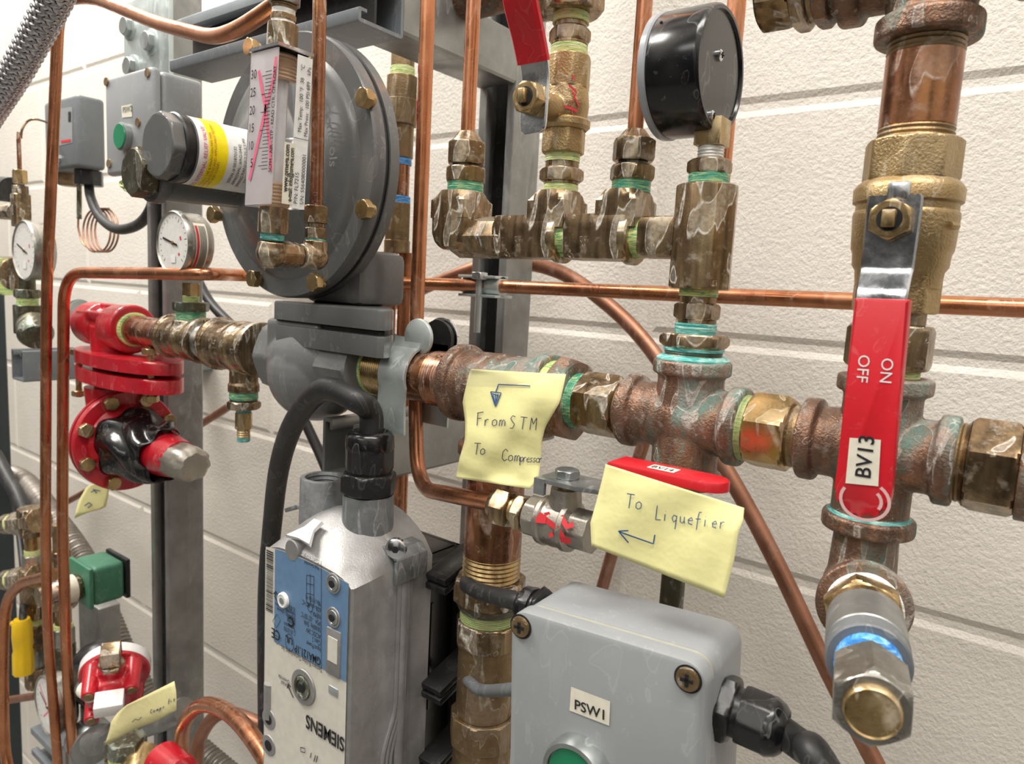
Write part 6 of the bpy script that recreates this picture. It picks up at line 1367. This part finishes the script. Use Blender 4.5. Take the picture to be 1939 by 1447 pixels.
for x, s_ in prof:
    R_.append([CD + V((x, -cos(2 * pi * i / 28) * rD * (s_ + .022 * sin(i * 2.1 + x * 120)), sin(2 * pi * i / 28) * rD * (s_ * .9 + .02 * cos(i * 1.7)) - .001)) for i in range(28)])
mb.rings(R_); obj('foil_cap', mb, M['nickel_cast'], t, label='crumpled silver tape cap')
c = CD + V((.062, -.004, rD * .36)); mb = MB(); mb.tube([c + V((0, .003 * cos(k / 3), .003 * sin(k / 3))) for k in range(20)], .0008, 6); obj('seal_wire', mb, M['steel'], t)
# zinc clamp nut behind the red regulator
c = P(145, 592, .36); t = thing('beam_clamp', 'zinc bolt and washers behind the top of the red regulator', 'bolt', c)
mb = MB(); mb.hex(c - EX * .004, c + EX * .004, .010, 6); obj('nut', mb, M['galv_white'], t); mb = MB(); mb.lathe(c + EX * .006, EX, [(0, .016), (.002, .016)], 28); mb.lathe(c + EX * .012, EX, [(0, .015), (.002, .015)], 28); mb.cyl(c, c + EX * .03, .005); obj('washer', mb, M['galv_white'], t)
# ================================================================ braided hose
hp = spline([P(-90, 330, .20), P(-20, 215, .20), P(25, 145, .20), (P(75, 55, .20)), P(118, -30, .20), P(150, -110, .20)], 14)
def braid_mat():
    m, n, b = nodes('steel_braid'); b.inputs['Metallic'].default_value = .85; b.inputs['Roughness'].default_value = .3
    col = ramp(n, noise(n, coords(n), 400, 2), [(.4, (.42, .41, .42)), (.6, (.66, .64, .66))]); n.links.new(col, b.inputs['Base Color']); return m
M['braid'] = braid_mat(); rh = RV(62, 60, 100, .20)
t = thing('braided_hose', 'woven steel braided hose crossing the upper left corner', 'hose', hp[20])
mb = MB(); mb.tube(hp, rh * .965, 24); obj('inner_hose', mb, M['dark'], t)
# frames along the path
def pframes(pts):
    T = [(pts[min(i + 1, len(pts) - 1)] - pts[max(i - 1, 0)]).normalized() for i in range(len(pts))]; d, u, v = frame(T[0]); F = [(u, v)]
    for i in range(1, len(pts)): q = T[i - 1].rotation_difference(T[i]); u = q @ u; v = q @ v; F.append((u, v))
    return F
FR_ = pframes(hp); cum = [0]
for a, b in zip(hp[:-1], hp[1:]): cum.append(cum[-1] + (b - a).length)
def onpath(s):
    s = min(max(s, 0), cum[-1] - 1e-6); i = max(k for k in range(len(cum) - 1) if cum[k] <= s); f = (s - cum[i]) / (cum[i + 1] - cum[i]); return hp[i].lerp(hp[i + 1], f), FR_[i][0].lerp(FR_[i + 1][0], f).normalized(), FR_[i][1].lerp(FR_[i + 1][1], f).normalized()
NW = 10; pitch = .060; mb = MB()
tot = cum[-1]; st = .0008; ns = int(tot / st)
FC = [onpath(i * st) for i in range(ns)]
for sgn in (1, -1):
    for k in range(NW):
        pts = []; 
        for i in range(ns):
            s = i * st; a = sgn * 2 * pi * s / pitch + 2 * pi * k / NW
            c, u_, v_ = FC[i]; und = sgn * .0008 * cos(2 * pi * s / pitch * NW)
            pts.append((c, u_, v_, a, rh + und))
        # flat ribbon made of three strand bumps
        prev = None; wr = rh * 2 * pi / NW * .43
        for c, u_, v_, a, rr in pts:
            row = []
            for da, dr in ((-1, -.0004), (-.5, .0002), (0, .0004), (.5, .0002), (1, -.0004)):
                aa = a + da * wr / rh; row.append(mb.bm.verts.new(c + (u_ * cos(aa) + v_ * sin(aa)) * (rr + dr)))
            if prev:
                for q in range(4): mb.bm.faces.new((prev[q], prev[q + 1], row[q + 1], row[q]))
            prev = row
obj('braid', mb, M['braid'], t, ang=80)
# ================================================================ lower left cluster
def nutx(name, label, px0, px1, py, Y, hpx, mat='brass', sides=6, cat='pipe fitting', extra=None, slope=0):
    a, b = P(px0, py, Y), P(px1, py + slope, Y); mb = MB(); mb.hex(a, b, RH(hpx, (px0 + px1) / 2, py, Y), sides, .2)
    return obj(name, mb, M[mat], label=label, cat=cat)
YCl = .36
for py, lab_, yy in ((992, 'upper', 0), (1098, 'middle', 0)):
    a = P(-12, py + 4, YCl); d = (P(70, py - 6, YCl) - a); L = d.length; d.normalize()
    rr = RH(34, 30, py, YCl)
    hexfit('hex_fitting', 'aged brass hex fittings of the %s branch at the left edge' % lab_, 'pipe fitting', a, d,
           [('cyl', 0, L * .20, rr * .7, 'brass', 'pipe'), ('tape', L * .20, L * .26, rr * .8, 'tape_w'), ('hex', L * .26, L * .50, rr * 1.0, 'brass'), ('tape', L * .50, L * .57, rr * 1.15, 'tape_y'), ('oct', L * .57, L * 1.05, rr * 1.25, 'brass')])
xv = P(64, 1100, YCl).x
def vz(y): return zAt(xv, YCl, y)
def vr(w_): return RV(w_, 64, 1100, YCl)
hexfit('valve_manifold', 'vertical stack of aged brass fittings behind the two copper tubes low at left', 'valve stack', (xv, YCl, vz(1300)), EZ,
       [('hex', 0, vz(1262) - vz(1300), vr(44), 'brass'), ('cyl', vz(1263) - vz(1300), vz(1225) - vz(1300), vr(34), 'nickel', 'neck'), ('oct', vz(1226) - vz(1300), vz(1180) - vz(1300), vr(50), 'brass'), ('tape', vz(1182) - vz(1300), vz(1168) - vz(1300), vr(36), 'tape_y'), ('hex', vz(1169) - vz(1300), vz(1135) - vz(1300), vr(42), 'brass'), ('oct', vz(1136) - vz(1300), vz(1075) - vz(1300), vr(52), 'brass_dark', 'body'),
        ('hex', vz(1076) - vz(1300), vz(1050) - vz(1300), vr(38), 'nickel'), ('tape', vz(1051) - vz(1300), vz(1040) - vz(1300), vr(34), 'tape_y'), ('cyl', vz(1041) - vz(1300), vz(1012) - vz(1300), vr(32), 'brass_yellow', 'neck'), ('oct', vz(1013) - vz(1300), vz(962) - vz(1300), vr(52), 'brass', 'body')])
xv2 = P(118, 1120, YCl + .02).x
hexfit('valve_manifold', 'second stack of dirty brass fittings glimpsed between tubes and green coil', 'valve stack', (xv2, YCl + .02, vz(1260)), EZ,
       [('oct', 0, vz(1210) - vz(1260), vr(44), 'dark_brass', 'body'), ('hex', vz(1211) - vz(1260), vz(1180) - vz(1260), vr(40), 'nickel'), ('tape', vz(1182) - vz(1260), vz(1172) - vz(1260), vr(40), 'tape_y'), ('cyl', vz(1173) - vz(1260), vz(1140) - vz(1260), vr(34), 'brass', 'neck'), ('oct', vz(1141) - vz(1260), vz(1070) - vz(1260), vr(56), 'brass', 'body'), ('hex', vz(1071) - vz(1260), vz(1035) - vz(1260), vr(38), 'brass'), ('cyl', vz(1036) - vz(1260), vz(985) - vz(1260), vr(32), 'brass_dark', 'neck')])
# solenoid coil
Yg = .345; t = thing('solenoid_coil', 'green solenoid coil block on a short brass collar at the lower left', 'solenoid coil', P(200, 1110, Yg))
a, b = P(140, 1112, Yg), P(176, 1115, Yg); hz = (P(176, 1078, Yg).z - P(176, 1150, Yg).z) / 2; yg2 = online(b, EY, px=238).y; mb = MB(); mb.box(((a.x + b.x) / 2, (Yg + yg2) / 2, b.z), ((b.x - a.x) / 2, (yg2 - Yg) / 2, hz), bev=.006, seg=3); obj('coil_body', mb, M['greenc'], t)
mb = MB(); c = P(160, 1120, Yg); mb.box(((a.x + b.x) / 2, Yg - .002, b.z), ((b.x - a.x) / 2 + .002, .0025, hz + .001), bev=.0015); obj('end_yoke', mb, M['greenc'], t)
mb = MB(); mb.box(((a.x + b.x) / 2, yg2 + .003, b.z), ((b.x - a.x) / 2 + .001, .003, hz + .001), bev=.002); obj('rear_cover', mb, M['black'], t)
c0 = P(128, 1122, Yg); c1_ = V((a.x, Yg + .006, c0.z)); rk = RH(50, 150, 1118, Yg)
mb = MB(); kc = V(((a.x + b.x) / 2 + .002, Yg - .003, b.z - .003)); mb.lathe(kc, -EY, [(0, rk * .85), (.006, rk), (.020, rk), (.026, rk * .8), (.045, rk * .7)], 36); obj('brass_collar', mb, M['brass'], t)
mb = MB(); mb.lathe(kc - EY * .008, -EY, [(0, rk * 1.02), (.010, rk * 1.02)], 36); obj('printed_band', mb, M['label'], t)
# yellow connector and its cord
ty = thing('cord_connector', 'bright yellow cord connector hanging at the lower left', 'connector', P(43, 1220, .335))
xy_ = P(43, 1220, .335).x; zy = lambda y: zAt(xy_, .335, y)
mb = MB(); mb.lathe((xy_, .335, zy(1274)), EZ, [(0, RV(46, 40, 1250, .335)), (zy(1236) - zy(1274), RV(40, 40, 1250, .35)), (zy(1230) - zy(1274), RV(36, 40, 1230, .35)), (zy(1205) - zy(1274), RV(40, 40, 1200, .35)), (zy(1182) - zy(1274), RV(38, 40, 1190, .35)), (zy(1172) - zy(1274), RV(30, 40, 1180, .35))], ap=RV(44, 40, 1220, .335) * .92, sides=8); obj('shell', mb, M['yellow_plug'], ty)
mb = MB(); mb.sphere((xy_ - .016, .330, zy(1186)), .004, n=12); obj('latch', mb, M['yellow_plug'], ty)
ctube('black cord dropping into the yellow connector', [P(22, 930, .415), P(36, 1010, .41), P(46, 1110, .385), P(44, 1150, .345), P(43, 1178, .335)], .0045, smooth=True, mat='black_matt', cat='cable', name='cable')
ctube('thick black hose slanting behind the fittings at lower left', [P(-10, 860, .42), P(14, 905, .42), P(40, 955, .42), P(72, 1060, .42), P(95, 1180, .42), P(120, 1290, .42)], .011, smooth=True, mat='black_matt', cat='hose', name='hose')
# flexible conduit, ribbed
def conduit(label, pts, r, pitch=.0062):
    p = spline(pts, 16); out_, rad = [], []; acc = 0
    q = []
    for a, b in zip(p[:-1], p[1:]):
        n = max(2, int((b - a).length / (pitch / 6)))
        for k in range(n): q.append(a.lerp(b, k / n))
    c_ = 0
    for i in range(len(q)):
        if i: c_ += (q[i] - q[i - 1]).length
        out_.append(q[i]); rad.append(r * (1 + .075 * sin(2 * pi * c_ / pitch)))
    mb = MB(); mb.tube(out_, rad, 20); return obj('flexible_conduit', mb, M['conduit'], label=label, cat='conduit')
conduit('ribbed grey flexible conduit sloping down behind the left post', [P(10, 895, .50), P(50, 915, .49), P(105, 985, .47), P(160, 1065, .47), P(205, 1170, .47), P(245, 1265, .47), P(300, 1350, .48), P(380, 1425, .50), P(470, 1500, .52)], .0175)
mb = MB(); cuboid(mb, P(148, 1150, .42).x, P(186, 1150, .42).x, .42, .45, P(165, 1260, .42).z, P(165, 1140, .42).z, .002); obj('mounting_plate', mb, M['strut'], label='grey mounting plate below the green solenoid coil', cat='plate')
ctube('black elbow hose behind the small red pressure switch', [P(196, 1312, .33), P(158, 1285, .35), P(178, 1250, .365), P(205, 1240, .38)], .021, smooth=True, mat='black', cat='hose', name='hose')
# small red pressure switch
Yr = .300; t = thing('pressure_switch', 'small cast red pressure switch with white labels low at the left', 'pressure switch', P(225, 1310, Yr))
ax = V((.80, -.45, -.38)).normalized(); c = P(215, 1300, Yr + .02); up_ = (EZ - ax * ax.z).normalized(); sd = ax.cross(up_)
mb = MB(); mb.lathe(c - ax * .030, ax, [(0, .030), (.006, .034), (.016, .034), (.018, .026), (.045, .024), (.050, .018)], 40)
for k in range(4):
    a = pi / 4 + k * pi / 2; p = c - ax * .012 + (sd * cos(a) + up_ * sin(a)) * .027; mb.lathe(p, ax, [(0, .009), (.030, .0075), (.036, .0070)], 20)
mb.lathe(c, up_, [(0, .014), (.033, .012)], 24)
mb.lathe(c, -up_, [(0, .014), (.030, .012)], 24); obj('body', mb, M['redp'], t, remesh=.0011)
for k in range(4):
    a = pi / 4 + k * pi / 2; p = c - ax * .012 + (sd * cos(a) + up_ * sin(a)) * .027 + ax * .0355; mb = MB(); mb.lathe(p, ax, [(0, .0052), (.0012, .0048), (.0022, .003)], 16); obj('screw', mb, M['brass_dark'], t)
mb = MB(); p = c + ax * .034 + up_ * .018; mb.box(p, (.013, .0075, .010), (sd, up_, ax), bev=.001); obj('white_label', mb, M['white'], t)
mb = MB(); mb.lathe(c - ax * .0285, ax, [(0, .0345), (.011, .0345)], 40); obj('label_band', mb, M['white'], t)
pb = P(166, 1308, Yr - .006); mb = MB(); mb.lathe(pb + V((-.006, 0, 0)), EX, [(0, .0080), (.001, .0092), (.016, .0086)], 28); obj('yellow_cap', mb, M['label'], t, label='pale yellow plastic cap')
pt_ = c + up_ * .031; mb = MB(); mb.hex(pt_, pt_ + up_ * .007, .011, 6); mb.cyl(pt_ + up_ * .006, pt_ + up_ * .012, .008); mb.box(pt_ + up_ * .018, (.0085, .0085, .0085), (sd, ax, up_), bev=.001); obj('pipe_plug', mb, M['brass'], t)
# lower pipe, clamp and elbow
t = thing('support_pipe', 'short grey support pipe leading back to the left post at the bottom', 'pipe', P(200, 1400, .33))
mb = MB(); mb.cyl(P(172, 1408, .315), P(350, 1345, .36), .0135, n=28); obj('pipe', mb, M['strut'], t)
t = thing('pipe_clamp', 'grey zinc strap clamp behind the crossed gauge at the bottom left', 'pipe clamp', P(165, 1390, .33))
mb = MB(); c = P(163, 1395, .33); mb.lathe(c, EX, [(0, .024), (.003, .025), (.020, .025), (.023, .024)], 36); mb.box(c + V((.011, -.004, .032)), (.009, .003, .012), bev=.002); mb.box(c + V((.008, -.02, -.03)), (.012, .006, .03), bev=.003); obj('strap', mb, M['galv'], t)
xq_ = P(238, 1420, .30).x; q0_ = P(238, 1440, .30).z
hexfit('brass_elbow', 'brass elbow fitting with yellow tape at the bottom left below the folded note', 'pipe fitting', (xq_, .30, q0_ - .02), EZ,
       [('sq', 0, .024, .0155, 'brass', 'body'), ('tape', .024, .029, .0155, 'tape_y'), ('hex', .029, .045, .0165, 'dark_brass')])
mb = MB(); c = P(262, 1462, .30); mb.lathe(c, V((.8, -.5, -.2)), [(-.02, .017), (.012, .017), (.013, .014)], 28); obj('pipe_stub', mb, M['brass_yellow'], label='brass stub cut by the bottom edge below the folded note', cat='pipe fitting')
mb = MB(); c = P(332, 1462, .30); mb.lathe(c - EX * .03, EX, [(0, .012), (.006, .017), (.040, .017), (.046, .010)], 28); obj('valve_bonnet', mb, M['redp'], label='red painted valve top just entering at the bottom left', cat='valve')
mb = MB(); c = P(300, 1444, .30); mb.hex(c, c + EZ * .006, .0085, 6); obj('small_bolt', mb, M['steel'], label='steel bolt head beside the red valve top at the bottom', cat='bolt')
t = thing('strut_rail', 'dark strut rail crossing the bottom left corner under the crossed gauge', 'strut rail', P(110, 1440, .36))
mb = MB(); zz = P(110, 1432, .345).z; channel(mb, (P(60, 1432, .345).x, .345, zz - .0206), (P(250, 1432, .345).x, .345, zz - .0206), -EY); obj('channel', mb, M['strut_paint'], t)
# pipe end and pipe at the top centre
t = thing('pipe_union', 'dirty brown pipe crossing the top edge behind the left manifold tube', 'pipe', P(860, 10, .42))
mb = MB(); zz = P(850, 2, .44).z; mb.cyl((P(830, 2, .44).x, .44, zz), (P(970, 2, .44).x, .44, zz), .0175, n=32); obj('pipe', mb, M['bronze'], t)
mb = MB(); mb.lathe((P(838, 2, .44).x, .44, zz), EX, [(0, .021), (.002, .023), (.016, .023), (.018, .020)], 32); obj('collar', mb, M['bronze'], t)
